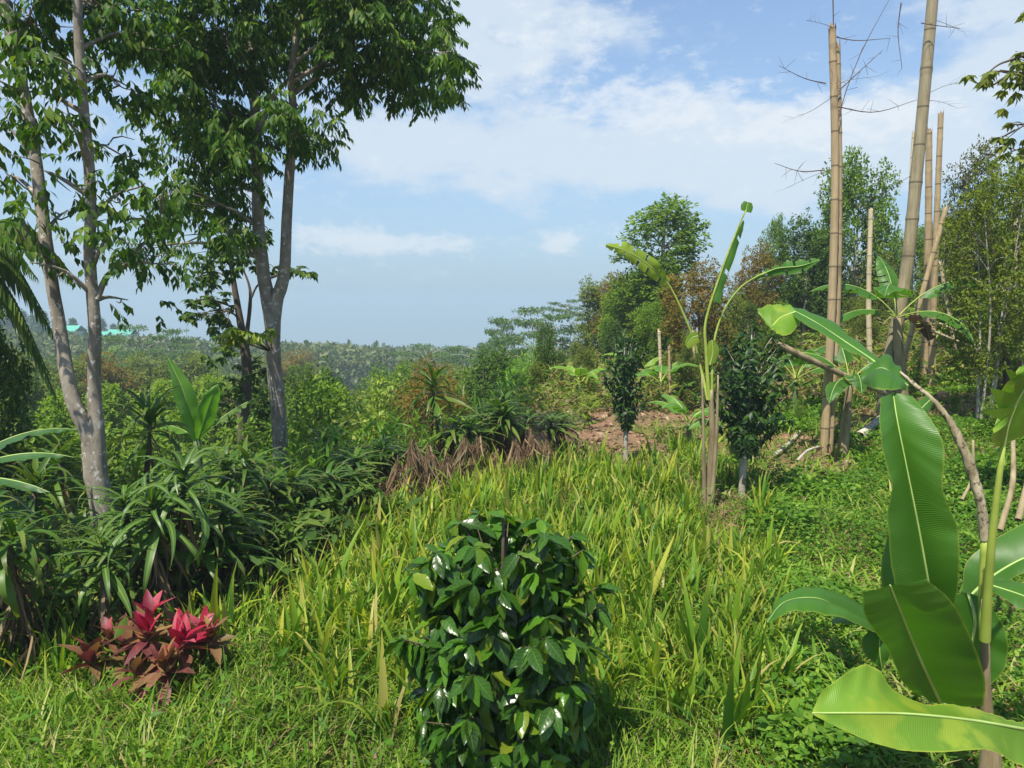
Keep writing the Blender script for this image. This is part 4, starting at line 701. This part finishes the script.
K = {}
K['round'] = make_kind('broadleaf_tree', 8., .14, rlobes(15, .42, .92, .15, .085, 75), M['mid'], .17, 7, bark=M['barkp'])
K['full'] = make_kind('broadleaf_tree', 8., .15, rlobes(18, .25, .94, .17, .09, 70), M['deep'], .18, 7, bark=M['barkp'])
K['broad'] = make_kind('spreading_tree', 6., .11, rlobes(26, .20, .90, .36, .12, 110), M['mid'], .15, 7, bark=M['barkp'])
K['broadd'] = make_kind('spreading_tree', 6., .11, rlobes(26, .15, .90, .34, .13, 110), M['deep'], .15, 7, bark=M['barkp'])
K['broado'] = make_kind('spreading_tree', 5., .09, rlobes(24, .12, .90, .38, .13, 110), M['olive'], .13, 7)
K['lush'] = make_kind('broadleaf_tree', 6., .10, rlobes(16, .15, .92, .20, .11, 50), M['bright'], .20, 7)
K['olive'] = make_kind('olive_green_tree', 6., .10, rlobes(15, .20, .93, .22, .11, 60), M['olive'], .17, 7)
K['rust'] = make_kind('russet_tree', 5., .09, rlobes(22, .22, .92, .28, .12, 95), M['rust'], .11, 8)
K['shrub'] = make_kind('green_shrub', 2.2, .05, rlobes(12, .18, .86, .40, .22, 34), M['mid'], .14, 8, TS, stems=3)
K['limes'] = make_kind('yellow_green_shrub', 2.0, .04, rlobes(9, .25, .88, .30, .20, 26), M['lime'], .13, 8, TS, stems=3)
K['dark'] = make_kind('dark_bush', 3.5, .08, rlobes(16, .15, .92, .27, .14, 55), M['deep'], .14, 8, TD, stems=2)
um = []
for i in range(13): a = i * 2.4; w = .10 + .27 * (i / 13) ** .5; um.append(((math.cos(a) * w, math.sin(a) * w, .95 - .25 * (i % 4) / 4 - .12 * (i / 13)), (.13, .13, .022), 60))
K['umbrella'] = make_kind('flat_topped_tree', 12., .16, um, M['bluegreen'], .26, 7, bark=M['barkp'], droop=-.05)
cf = [((0, 0, .2 + .75 * i / 12), (.14 * (1 - i / 12.5) + .015,) * 2 + (.05,), 40) for i in range(12)]
K['conifer'] = make_kind('conical_tree', 10., .15, cf, M['deep'], .35, 6, limbs=False)
K['airy'] = make_kind('airy_tree', 6., .05, rlobes(34, .22, .98, .24, .10, 52), leafmat('sunny airy leaf', [(.10, .15, .02), (.15, .20, .03), (.20, .23, .04), (.09, .17, .02)], .55, .38, (1.4, 1.5, .4), .1), .11, 8, bark=M['barkp'], stems=4)
K['airyrust'] = make_kind('airy_tree', 6., .05, rlobes(30, .25, .98, .22, .09, 50), leafmat('airy leaf', [(.07, .11, .025), (.11, .15, .03), (.10, .07, .04), (.14, .18, .04)], .5, .35), .11, 8, bark=M['barkd'], stems=3)
hd = [((0, 0, .06 + .85 * i / 9), (.20 + .03 * (i % 2),) * 2 + (.09,), 34) for i in range(9)]
fr = []
usedt = set(); names = set()
def put(kind, px, py, d, lab, grp, w=1., rz=None):
    g = ground(px, d); zt = P(px, py, d)[2]; o = K[kind]; hh = {'broad': 6, 'broadd': 6, 'broado': 5, 'round': 8, 'full': 8, 'lush': 6, 'olive': 6, 'rust': 5, 'shrub': 2.2, 'limes': 2., 'dark': 3.5, 'umbrella': 12, 'conifer': 10, 'airy': 6, 'airyrust': 6}[kind]
    s = (zt - g[2]) / hh
    if s < .12: print('LOW', kind, px, py, d, s); s = .12
    place(o, usedt, g, rng.random() * 6.28 if rz is None else rz, (s * w, s * w, s), lab, grp, 'shrub' if kind in ('shrub', 'limes', 'dark') else 'tree')
T = [
 ('broadd', 318, 362, 19, 'dark rounded tree right behind the pale trunk in the valley', 'shrubs in the valley', .8), ('broadd', 545, 322, 24, 'dark rounded tree below the tall layered crown', 'trees at the valley edge', .6), ('broadd', 498, 345, 26, 'dark rounded tree at the right end of the valley wood', 'bushes behind the dracaena row', .7), ('rust', 433, 362, 18, 'large russet tree in the valley behind the spiky dracaenas', 'bushes behind the dracaena row', .8), ('broad', 395, 362, 24, 'rounded green tree left of the large russet tree', 'shrubs in the valley', .8),
 ('broad', 848, 150, 21, 'tall dense tree behind the bamboo pair', 'trees beyond the clearing', .62), ('broadd', 800, 215, 20, 'dark dense tree left of the bamboo pair', 'trees beyond the clearing', .75),
 ('broad', 905, 225, 22, 'round green tree between the short pale pole and the leaning bamboo', 'trees on the right bank', .7), ('broado', 720, 285, 17, 'olive spreading tree directly behind the thin tattered banana', 'trees beyond the clearing', .7),
 ('broad', 650, 300, 17, 'mid green spreading tree below the tall round-crowned tree', 'trees beyond the clearing', .6), ('broado', 585, 345, 16, 'olive spreading bush at the left back of the clearing', 'trees at the valley edge', .7), ('broadd', 612, 318, 20, 'dark green tree just above the narrow coffee tree', 'trees at the valley edge', .6),
 ('broadd', 560, 350, 19, 'dark spreading tree below the layered flat crown', 'trees at the valley edge', .7), ('broado', 535, 362, 15, 'olive bush above the right end of the dracaena row', 'bushes behind the dracaena row', .6), ('broad', 465, 368, 20, 'green bush left of the big dark bush', 'bushes behind the dracaena row', .8),
 ('broado', 690, 330, 14, 'olive bush between the thin banana and the clearing stakes', 'trees beyond the clearing', .5), ('broad', 775, 300, 15, 'green bush rising behind the rounded coffee tree', 'trees beyond the clearing', .6), ('broado', 860, 300, 16, 'olive bush behind the short pale pole', 'trees on the right bank', .7),
 ('broado', 955, 200, 15, 'sunny olive tree right of the flat topped pole, below its top', 'trees on the right bank', .6), ('broado', 1005, 205, 13, 'sunny olive tree behind the thin brown thicket stems', 'trees on the right bank', .6), ('broad', 985, 290, 12.5, 'green bush low behind the thicket stems', 'trees on the right bank', .6),
 ('round', 661, 190, 22, 'tall round-crowned tree with pale stem, highest in the middle of the skyline', 'trees beyond the clearing', 1.35),
 ('lush', 610, 290, 24, 'fresh green tree left below the tall round-crowned tree', 'trees beyond the clearing', .62), ('lush', 645, 300, 19, 'bright leafy tree directly under the tall round-crowned tree', 'trees beyond the clearing', .62),
 ('rust', 693, 262, 15.5, 'reddish brown leafy tree behind the thin tattered banana', 'trees beyond the clearing', .85), ('rust', 752, 245, 20, 'brownish tree filling the gap right of the reddish one', 'trees beyond the clearing', .7),
 ('round', 768, 212, 28, 'lighter green crown poking out left of the dark dense tree', 'trees beyond the clearing', .6),
 ('full', 820, 230, 20, 'dark tree right behind the bamboo pair, lower than the dense one', 'trees beyond the clearing', .7), ('full', 745, 300, 18, 'dark tree low behind the rounded coffee tree', 'trees beyond the clearing', .75),
 ('olive', 880, 250, 20, 'olive tree low behind the short pale pole', 'trees on the right bank', .7),
 ('airyrust', 962, 148, 13, 'airy tree with reddish top right of the flat topped pole', 'airy trees on the right bank', .62), ('airy', 985, 168, 9.6, 'airy thin stemmed tree near the right edge', 'airy trees on the right bank', .75), ('airy', 1030, 150, 11, 'airy tree cut by the right edge of the photo', 'airy trees on the right bank', .8), ('airy', 940, 215, 15, 'airy tree behind the slanting bleached pole', 'airy trees on the right bank', .8),
 ('olive', 965, 250, 17, 'olive green tree filling the back of the right bank', 'trees on the right bank', .9), ('lush', 1000, 260, 16, 'bright tree deep behind the right edge thicket', 'trees on the right bank', .9), ('olive', 925, 290, 19, 'low olive tree behind the dark leaved banana', 'trees on the right bank', .9),
 ('olive', 590, 320, 30, 'olive tree left of the fresh green tree', 'trees at the valley edge', .8), ('olive', 575, 340, 22, 'olive tree at the back of the clearing', 'trees at the valley edge', .8), ('dark', 545, 338, 17, 'big dark bush rising above the right end of the dracaena row', 'bushes behind the dracaena row', .75), ('dark', 492, 352, 19, 'dark bush above the middle of the dracaena row', 'bushes behind the dracaena row', .85),
 ('olive', 600, 285, 34, 'small airy crown on the skyline left of the round-crowned tree', 'trees at the valley edge', .5), ('dark', 520, 372, 15, 'dark bush low behind the right thatch', 'bushes behind the dracaena row', .8), ('olive', 560, 368, 16, 'dull green bush at the corner of the clearing', 'bushes behind the dracaena row', .6),
 ('rust', 425, 372, 16, 'russet bush behind the tallest spiky dracaena', 'bushes behind the dracaena row', .6), ('rust', 452, 385, 14.5, 'orange tinted bush right of the russet bush', 'bushes behind the dracaena row', .5), ('limes', 352, 408, 8.9, 'vivid yellow-green shrub above the drooping dracaena', 'bushes behind the dracaena row', .75), ('limes', 382, 400, 11.5, 'small lime bush behind the vivid yellow-green shrub', 'bushes behind the dracaena row', .5),
 ('limes', 392, 372, 20, 'lime coloured crown left of the russet bush', 'bushes behind the dracaena row', .6), ('shrub', 310, 385, 13, 'green shrub right of the pale trunk', 'shrubs in the valley', .7), ('lush', 330, 378, 18, 'bright tree behind the green shrub', 'shrubs in the valley', .9), ('dark', 345, 400, 14, 'dark bush left of the vivid yellow-green shrub', 'shrubs in the valley', .7),
 ('dark', 262, 385, 15, 'dark bush behind the bright young banana', 'shrubs in the valley', .8), ('shrub', 300, 420, 11, 'leafy shrub at the foot of the pale trunk', 'shrubs in the valley', .7),
 ('umbrella', 430, 342, 75, 'flat topped tree on the valley skyline, leftmost of the layered ones', 'flat topped trees on the skyline', 1.1), ('umbrella', 482, 340, 70, 'flat topped tree next to the gap in the skyline', 'flat topped trees on the skyline', 1.1), ('umbrella', 535, 304, 50, 'tall flat topped tree with layered blue-green crown', 'flat topped trees on the skyline', .95), ('umbrella', 567, 298, 52, 'flat topped tree right of the tall layered one', 'flat topped trees on the skyline', .9), ('umbrella', 502, 316, 55, 'thin flat topped tree with tiny crown left of the layered one', 'flat topped trees on the skyline', .5), ('conifer', 588, 308, 60, 'narrow conical tree on the skyline', 'flat topped trees on the skyline', .5),
 ('umbrella', 148, 322, 60, 'broad flat crowned tree on the far left slope', 'trees on the left slope', .9), ('lush', 110, 380, 20, 'bright feathery tree behind the forked tree', 'shrubs on the left slope', 1.), ('lush', 165, 378, 18, 'bright low tree behind the upright banana leaves', 'shrubs on the left slope', 1.), ('lush', 215, 372, 22, 'bright low tree beneath the slender dark tree', 'shrubs on the left slope', 1.), ('lush', 60, 385, 16, 'bright bushy tree left of the forked stems', 'shrubs on the left slope', .9),
 ('olive', 70, 358, 30, 'olive tree below the green roofs, left', 'shrubs on the left slope', .9), ('rust', 105, 352, 32, 'brownish shrubbery tree below the green roofs, right', 'shrubs on the left slope', .9), ('olive', 150, 352, 34, 'olive tree under the broad flat crown', 'shrubs on the left slope', 1.), ('olive', 195, 350, 36, 'olive tree behind the slender dark tree', 'shrubs on the left slope', 1.), ('full', 20, 355, 20, 'dark tree at the left edge below the fern', 'shrubs on the left slope', .9),
 ('shrub', 20, 425, 9, 'grassy green shrub at the left edge', 'shrubs on the left slope', 1.), ('shrub', 65, 430, 9.5, 'green shrub behind the forked tree, left', 'shrubs on the left slope', 1.), ('shrub', 115, 430, 10, 'green shrub seen right of the forked trunk', 'shrubs on the left slope', 1.), ('shrub', 240, 425, 11, 'green shrub below the slender dark tree', 'shrubs on the left slope', .9), ('shrub', 165, 415, 12, 'green shrub behind the dark spiky dracaena head', 'shrubs on the left slope', .9),
 ('shrub', 800, 400, 11, 'leafy shrub left of the bamboo pair base', 'low shrubs on the bank', .5), ('shrub', 1000, 395, 9, 'green bush behind the lobed leaf', 'low shrubs on the bank', .8), ('shrub', 955, 400, 10.5, 'green bush on the bank behind the dry arching stalk', 'low shrubs on the bank', .7), ('limes', 770, 380, 13, 'yellowish bush behind the rounded coffee tree', 'low shrubs on the bank', .7), ('limes', 588, 392, 12.5, 'sunny yellow shrub at the back of the clearing', 'low shrubs on the bank', 1.0),
 ('shrub', 560, 405, 12.5, 'dull shrub at the right end of the hedge', 'low shrubs on the bank', .6), ('shrub', 610, 395, 16, 'light shrub behind the narrow coffee tree', 'low shrubs on the bank', .8), ('limes', 860, 385, 14, 'yellow-green bush behind the half hidden banana', 'low shrubs on the bank', .7), ('shrub', 725, 385, 14, 'leafy shrub between the two coffee trees', 'low shrubs on the bank', .8), ('shrub', 830, 375, 16, 'shrub behind the bamboo pair', 'low shrubs on the bank', .8), ('shrub', 905, 360, 16, 'shrub behind the leaning bamboo', 'low shrubs on the bank', .8), ('lush', 690, 350, 20, 'bright tree low behind the reddish one', 'trees beyond the clearing', .8),
]
for r_ in T: put(r_[0], r_[1], r_[2], r_[3], r_[4], r_[5], r_[6])
# trees filling the slope below the hedge (nothing tells them apart)
n = 0
for i in range(90):
    d = rng.uniform(22, 110) if i % 3 else rng.uniform(24, 45); px = rng.uniform(-60, 640)
    top = np.interp(d, [20, 40, 70, 110], [392, 372, 356, 350]) + rng.normal() * 4 + (0 if px > 260 else -4)
    kd = rng.choice(['olive', 'lush', 'full', 'olive', 'rust', 'olive', 'full'], p=[.22, .1, .2, .2, .06, .12, .1]); g = ground(px, d)
    if P(px, top, d)[2] - g[2] < 2: continue
    if px > 560 and d < 30: continue
    lab = {'olive': 'olive green tree in the mixed wood below the dracaena hedge', 'lush': 'bright green tree in the mixed wood below the dracaena hedge', 'full': 'dark green tree in the mixed wood below the dracaena hedge', 'rust': 'russet tree in the mixed wood below the dracaena hedge'}[kd]
    put(kd, px, top, d, lab, 'trees of the mixed wood below the hedge, ' + kd, rng.uniform(.8, 1.3))
for i in range(64):
    d = rng.uniform(18, 50); px = rng.uniform(600, 1090); g = ground(px, d); top = rng.uniform(262, 335) if px < 960 else rng.uniform(215, 300)
    put(rng.choice(['broado', 'broadd', 'broad', 'olive', 'rust', 'broad']), px, top, d, 'tree in the dense backdrop beyond the right bank', 'backdrop trees beyond the right bank', 1.)

# far woods
def woods():
    b = B(); N = 2600; th = rng.uniform(-.95, .9, N); r = np.exp(rng.uniform(math.log(105), math.log(1150), N)); x = r * np.sin(th); y = r * np.cos(th); z = H(x, y); h = rng.uniform(6, 12, N) * np.where(r > 500, 1.3, 1)
    for i in range(N):
        hx_ = 512 + FPX * x[i] / y[i]; line = np.interp(hx_, [0, 130, 280, 420, 500, 600, 1024], [330, 338, 343, 348, 352, 346, 320]); rr = r[i]; zl = P(hx_, line, y[i])[2] - z[i]
        if zl < 2.5 or y[i] < 30: continue
        h[i] = min(h[i], zl)
        k = int(np.interp(r[i], [100, 400, 1200], [220, 90, 40])); c = np.array([x[i], y[i], z[i] + h[i] * .6]); q = ell_pts(k, c, [h[i] * .38, h[i] * .38, h[i] * .42], .35)
        scatter(b, TD[i % 3], q, frames(rdir(k) + [0, 0, -.2], rdir(k)), rng.uniform(.7, 1.3, k) * np.interp(r[i], [100, 400, 1200], [.8, 1.7, 3.2]))
    m = leafmat('far wood leaf', [(.06, .10, .03), (.09, .15, .04), (.15, .19, .055), (.13, .15, .055), (.20, .21, .08)], .6, .25)
    tag(b.build('far_woods', m), 'far off woods covering the lower slopes', 'woods', kind='stuff')
woods()
# pines and green roofs on the left ridge
for i, (px, py) in enumerate([(2, 300), (14, 305), (28, 307), (40, 312), (48, 308), (68, 318), (78, 316), (98, 318), (106, 316), (118, 322), (126, 322)]):
    put('conifer', px, py, 165 + rng.uniform(-6, 6), 'bluish pine in the row behind the green roofs', 'row of pines behind the green roofs', 1.7)
roofm = plain('green sheet roof', (.10, .38, .28), .7); wallm = plain('pale wall', (.55, .52, .46))
for i, (px, py, w, lab) in enumerate([(70, 326, 3.4, 'green roofed shed on the far left ridge, leftmost'), (82, 331, 2.6, 'small green roofed shed, second from the left on the far ridge'), (101, 335, 2.8, 'green roofed shed between the forked stems, lower'), (122, 330, 4.2, 'green roofed shed far off right of the forked stems'), (60, 332, 2.4, 'tiny green roofed shed left of the others on the far ridge')]):
    d = 140 + i * 2.; c = P(px, py, d); g = float(H(c[0], c[1])); t = thing('shed', lab, 'building', (c[0], c[1], g), 'green roofed sheds on the far ridge'); b = B(); h = c[2] - g - 1; h = max(h, 1.5); w2 = w / 2; V = [(sx * w2, sy * 3, z) for z in (-1, h) for sx, sy in ((-1, -.5), (1, -.5), (1, .5), (-1, .5))]
    b.add(V, [(0, 1, 5, 4), (1, 2, 6, 5), (2, 3, 7, 6), (3, 0, 4, 7)]); b.build('wall', wallm, t, smooth=False)
    b = B(); o_ = w2 + .4; V = [(-o_, -2, h), (o_, -2, h), (o_, 0, h + 1.), (-o_, 0, h + 1.), (-o_, 2, h), (o_, 2, h)]; b.add(V + [(v[0], v[1], v[2] + .12) for v in V], [(0, 1, 2, 3), (3, 2, 5, 4), (9, 8, 7, 6), (10, 11, 8, 9), (0, 6, 7, 1), (4, 5, 11, 10)]); b.build('roof', roofm, t, smooth=False)

# ------------------------------------------------------------------ tree fern on the left edge, hanging branch top right, thicket stems
def fern():
    d = 7.5; g = ground(-70, d); t = thing('tree_fern', 'dark drooping palm-like fronds hanging in from the left edge', 'tree fern', g); top = P(-60, 250, d); q = B(); tube(q, [g, (g + top) / 2, top], [.12, .09], 10, 14, wob=.08); q.build('trunk', M['barkd'], t, g)
    tp = strip_tpl(1, .11, .5, 2)
    for k in range(26):
        a = k * 2.4; el = rng.uniform(-.1, .9) if k < 16 else rng.uniform(-1.0, -.2); ln = rng.uniform(1.0, 1.35); dr_ = np.array([math.cos(a), math.sin(a), el]); e = top + unit(dr_) * ln + [0, 0, -.35 * ln - .25]; mid = top + unit(dr_) * ln * .55 + [0, 0, .1]
        p = spline([top, mid, e], 46); b = B(); tube(b, p, [.016, .004], 4); T_ = unit(np.gradient(p, axis=0)); S = unit(np.cross(T_, [0, 0, 1.])); f = np.linspace(0, 1, 46); s = .34 * np.sin(PI * (.08 + .86 * f)) 
        for sg in (-1, 1): dd = unit(S * sg + T_ * .35 + np.array([0, 0, -1.1]) + rng.normal(size=p.shape) * .08); scatter(b, tp, p, frames(dd, S * sg + [0, 0, .6]), s)
        b.build('frond', M['deep'], t, g)
fern()
def shrub_left():
    d = 8.5; g = ground(-15, d)
    put('dark', -12, 300, 8.5, 'tall dark feathery bush at the left edge under the drooping fronds', 'shrubs on the left slope', .42)
shrub_left()
dh = 6.0; g = ground(1085, dh)
near_tree('overhanging_tree', 'branches with clustered small leaves hanging in at the top right corner', 'tree', [([g, P(1090, 300, dh), P(1085, 100, dh), P(1060, -20, dh)], [.09, .08, .06, .03]), ([P(1085, 120, dh), P(1040, 60, dh), P(1005, 62, dh), P(985, 75, dh)], [.03, .015, .008, .004])],
    lobesL([(1000, 70, 20, 14, 9), (1022, 90, 14, 20, 8), (1015, 130, 10, 18, 7), (1040, 60, 24, 24, 14), (1080, 20, 50, 40, 30), (1030, 150, 16, 16, 8), (1070, 110, 30, 40, 20)], dh, .35), M['olive'], .085, 9, M['barkd'], .7, .012, TS)
def thicket():
    tm = barkmat('brown stem', (.05, .038, .025), (.11, .085, .055), None, 9, .3)
    t0 = ground(1000, 10.5); t = thing('bamboo_thicket', 'clump of thin brown stems in the right edge thicket', 'thicket', t0)
    for px, px2, d in [(1001, 980, 10.5), (1005, 992, 10.6), (1008, 1004, 10.4), (1016, 1026, 10.2)]:
        g = ground(px, d); b = B(); tube(b, [g, P((px * 2 + px2) / 3 + 3, 330, d), P((px + px2) / 2 - 2, 270, d), P(px2 + rng.normal() * 8, 215, d)], [.032, .028, .018, .004], 8, 16, wob=.05); b.build('stem', tm, t, t0)
thicket()

# ------------------------------------------------------------------ field: crop blades, grass, cover, litter
def xr(y): return np.interp(y, [0, 2.4, 4, 7.7, 11, 12], [1.0, 1.05, 1.6, 2.7, 2.2, 1.8])
def clumps(b, cx, cy, nb, L, W, lean, tpls, m=0, rad=.03):
    n = len(cx) * nb; x = np.repeat(cx, nb) + rng.normal(size=n) * rad; y = np.repeat(cy, nb) + rng.normal(size=n) * rad; pos = np.stack([x, y, H(x, y) - .01], -1); a = rng.random(n) * 6.28; la = np.abs(rng.normal(size=n)) * lean + .06
    d = np.stack([np.cos(a) * la, np.sin(a) * la, np.ones(n)], -1); up = np.stack([-np.cos(a), -np.sin(a), 0 * a + .05], -1); Ls = np.repeat(np.broadcast_to(L, (len(cx),)) * rng.uniform(.7, 1.2, len(cx)), nb) * rng.uniform(.55, 1.15, n); multi(b, tpls, pos, frames(d, up), Ls, m)
def field():
    def samp(n, y0, y1):
        y = y0 + (y1 - y0) * rng.random(n * 3); x = rng.uniform(-6, 4, n * 3); q = (x > xh(y) + .05) & (x < xr(y)); return x[q][:n], y[q][:n]
    BT = [blade_tpl(1, .085, .2, 5), blade_tpl(1, .07, .45, 5), blade_tpl(1, .10, .1, 5), blade_tpl(1, .065, .9, 6)]
    x, y = samp(2300, 3.3, 9.6); lim = 3.35 + .6 * sstep(0, 1, (.2 - x) / 2.7) + .25 * np.sin(x * 3); q = ~((np.abs(x - 2.28 - (y - 7.6) * .3) < .28) & (y > 6.0) & (y < 7.8)) & ~((np.abs(x - 1.45) < .25) & (y > 8.3)) & ~((np.abs(x - 1.93) < .15) & (y > 6.7)); x, y = x[q], y[q]; lim = 3.35 + .6 * sstep(0, 1, (.2 - x) / 2.7) + .25 * np.sin(x * 3); q = (y > lim) & (rng.random(len(x)) < .25 + .75 * (np.sin(x * 2.1 + y) * np.sin(y * 1.7 - x) > -.35)); x, y = x[q], y[q]
    b = B(); clumps(b, x, y, 9, .37 * rng.uniform(.75, 1.15, len(x)), 0, .17, BT, rad=.03); q = rng.random(len(x)) < .16; clumps(b, x[q] + .05, y[q], 3, .5, 0, .30, BT); tag(b.build('crop_field', M['crop']), 'field of upright yellow-green crop blades', 'crop', kind='stuff')
    x, y = samp(2600, 3.3, 9.8)
    GT = [strip_tpl(1, .045, .5, 4), strip_tpl(1, .035, .85, 4), strip_tpl(1, .05, .3, 3)]
    b = B(); x1, y1 = samp(2400, 1.9, 4.6); clumps(b, x1, y1, 17, .25, 0, .75, GT, rad=.06); 
    clumps(b, x, y, 7, .17, 0, .6, GT, rad=.06); xx = rng.uniform(-5.5, -2.2, 1200); yy = rng.uniform(2.8, 5.0, 1200); q = xx > xh(yy) - .5; clumps(b, xx[q], yy[q], 14, .22, 0, .8, GT, rad=.06)
    tag(b.build('short_grass', M['grass']), 'short arching grass at the near side of the field', 'grass', kind='stuff')
    b = B(); x2, y2 = samp(9000, 2.0, 9.6); pos = np.stack([x2, y2, H(x2, y2) + rng.random(len(x2)) ** 2 * .22], -1); nn = len(x2); multi(b, [leaf_tpl(1, .5, .3, .3, 2), leaf_tpl(1, .35, .3, .4, 2)], pos, frames(rdir(nn) * [1, 1, .4] + [0, 0, .25], np.array([0, 0, 1.]) + rng.normal(size=(nn, 3)) * .4), rng.uniform(.03, .075, nn)); tag(b.build('field_weeds', M['cover']), 'small broadleaf weeds between the crop blades', 'weeds', kind='stuff')
    b = B(); x2, y2 = samp(5200, 2.0, 9.4); clumps(b, x2, y2, 2, .22, 0, 1.3, [strip_tpl(1, .05, .5, 3), strip_tpl(1, .035, .3, 3)], rad=.1); tag(b.build('straw', M['litter']), 'dry straw lying among the field blades', 'straw', kind='stuff')
    # low leafy cover on the right
    CT = [leaf_tpl(1, .7, .2, .2, 2), leaf_tpl(1, .55, .3, .1, 2)]
    b = B(); n = 330000; y = 2.2 + 10.5 * rng.random(n) ** 1.15; x = rng.uniform(.6, 9.5, n); mound = .5 + .5 * np.sin(x * 2.6 + y * .7) * np.sin(y * 2.1 - x); q = (x > xr(y) - .15 + rng.normal(size=n) * .12) & (x < y * .78 + .6)
    soil = ((x - 3.2) / 1.1) ** 2 + ((y - 9.6) / 1.3) ** 2 < 1.2; soil |= ((x - 5.7) / 1.3) ** 2 + ((y - 10.7) / .8) ** 2 < 1.; soil |= (y > 10.2) & (x < 3.6); soil |= (y > 11.5) & (rng.random(n) < .6); q &= ~soil | (rng.random(n) < .05)
    x, y, mound = x[q], y[q], mound[q]; n = len(x); thin = (np.sin(x * 5.1 + 2 * y) * np.sin(y * 3.7 - x) > .35) | ((y < 4.2) & (rng.random(n) < .45)); q = ~thin | (rng.random(n) < .45); x, y, mound = x[q], y[q], mound[q]; n = len(x); pos = np.stack([x, y, H(x, y) + rng.random(n) ** .7 * (.05 + .22 * mound)], -1); d = rdir(n) * [1, 1, .5]; multi(b, CT, pos, frames(d, np.array([0, 0, 1.]) + rng.normal(size=(n, 3)) * .4), rng.uniform(.022, .05, n) * np.interp(y, [2, 5, 10], [.9, .9, 1.15]) * (1 + .8 * (np.sin(x * 3.3) * np.sin(y * 2.9 + 1) > .3))); tag(b.build('ground_cover', M['cover']), 'low dense leafy weeds covering the right side', 'ground cover', kind='stuff')
    b = B(); n = 9000; y = rng.uniform(2.4, 12, n); x = xr(y) + rng.random(n) ** 1.3 * (y * .75 - 1.); pos = np.stack([x, y, H(x, y)], -1); a_ = rng.random(n) * 6.28; multi(b, [strip_tpl(1, .05, .6, 4), strip_tpl(1, .04, .9, 4), blade_tpl(1, .08, .5, 4)], pos, frames(np.stack([np.cos(a_) * .5, np.sin(a_) * .5, np.ones(n)], -1), np.stack([-np.cos(a_), -np.sin(a_), .1 + 0 * a_], -1)), rng.uniform(.12, .34, n)); tag(b.build('bank_grass', M['grass']), 'grass stems standing out of the leafy cover', 'grass', kind='stuff')
    # valley-side undergrowth
    b = B(); n = 42000; y = rng.uniform(5.2, 20, n); x = xh(y) - .5 - rng.random(n) * (2 + y * .75); pos = np.stack([x, y, H(x, y) + rng.random(n) * (.5 + .04 * y)], -1); multi(b, [strip_tpl(1, .09, .6, 3), strip_tpl(1, .07, .9, 3)], pos, frames(rdir(n) * [1, 1, .3] + [0, 0, .9], np.array([0, 0, 1.]) + rng.normal(size=(n, 3)) * .4), rng.uniform(.15, .4, n)); tag(b.build('undergrowth', M['cover']), 'tangled undergrowth on the slope behind the hedge', 'undergrowth', kind='stuff')
    b = B(); n = 30000; y = rng.uniform(11.5, 24, n); x = rng.uniform(-.12, .85, n) * y + .5; pos = np.stack([x, y, H(x, y) + rng.random(n) ** 1.5 * (.3 + .02 * y)], -1); q = ~((y < 13.3) & (x > 1.3) & (x < 4.4)); pos = pos[q]; n = len(pos); multi(b, [strip_tpl(1, .22, .6, 3), strip_tpl(1, .12, .4, 3)], pos, frames(rdir(n) * [1, 1, .3] + [0, 0, .6], np.array([0, 0, 1.]) + rng.normal(size=(n, 3)) * .4), rng.uniform(.1, .32, n), 0); b.M = [(rng.random(len(m_)) < .0).astype(int) for m_ in b.M]; tag(b.build('bank_weeds', M['weeds']), 'weeds and seedlings beyond the clearing', 'weeds', kind='stuff')
    # litter
    b = B(); n = 15000; y = rng.uniform(2, 14, n); x = rng.uniform(-3, 8.5, n); q = (x > xh(y)) & ((y > 9) | (rng.random(n) < .5)) & (x < y * .8 + .5); x, y = x[q], y[q]; n = len(x); pos = np.stack([x, y, H(x, y) + .01 + rng.random(n) * .04], -1); d = rdir(n) * [1, 1, .25]; multi(b, [leaf_tpl(1, .5, .5, .5, 2), strip_tpl(1, .12, .4, 2)], pos, frames(d, np.array([0, 0, 1.]) + rng.normal(size=(n, 3)) * .35), rng.uniform(.05, .17, n)); tag(b.build('leaf_litter', M['litter']), 'dry leaf litter on the reddish soil', 'leaf litter', kind='stuff')
    # single tall yellow blades and tufts one can point at
    tuf = [(392, 610, 4.3, 'bright yellow arching blade left of the coffee bush'), (655, 560, 5.2, 'yellow tuft with straight blades left of the coffee tree trunk'), (700, 640, 3.9, 'tall green tuft in the right part of the field'), (745, 705, 3.3, 'light tuft by the lower banana leaves, near the field edge'), (725, 560, 5.0, 'arching tuft beside the pale coffee trunk'), (545, 500, 7., 'tuft with bent yellow blade in mid field'), (660, 700, 3.3, 'broad bladed tuft lower right of the coffee bush'), (620, 690, 3.4, 'dark tuft just right of the coffee bush'), (780, 640, 4.0, 'yellowish tuft at the edge of the leafy weeds')]
    for px, py, d, lab in tuf:
        g = ground(px, d); b = B(); clumps(b, np.array([g[0]]), np.array([g[1]]), 12, .5, 0, .35, BT); tag(b.build('grass_tuft', M['crop'], None, g), lab, 'grass tuft', 'taller tufts in the field')
field()
for o in list(K.values()) + dr:
    if id(o) not in usedt and id(o) not in used:
        for ch in kids(o): bpy.data.objects.remove(ch)
        bpy.data.objects.remove(o)

# ------------------------------------------------------------------ render settings
sc.view_settings.view_transform = 'Standard'; sc.view_settings.look = 'None'; sc.view_settings.gamma = 1; sc.view_settings.exposure = 0.66; sc.view_settings.use_curve_mapping = False
sc.render.engine = 'CYCLES'; cy = sc.cycles; cy.max_bounces = 4; cy.diffuse_bounces = 2; cy.glossy_bounces = 2; cy.transmission_bounces = 3; cy.transparent_max_bounces = 4; cy.volume_bounces = 1; cy.use_denoising = True; cy.caustics_reflective = False; cy.caustics_refractive = False
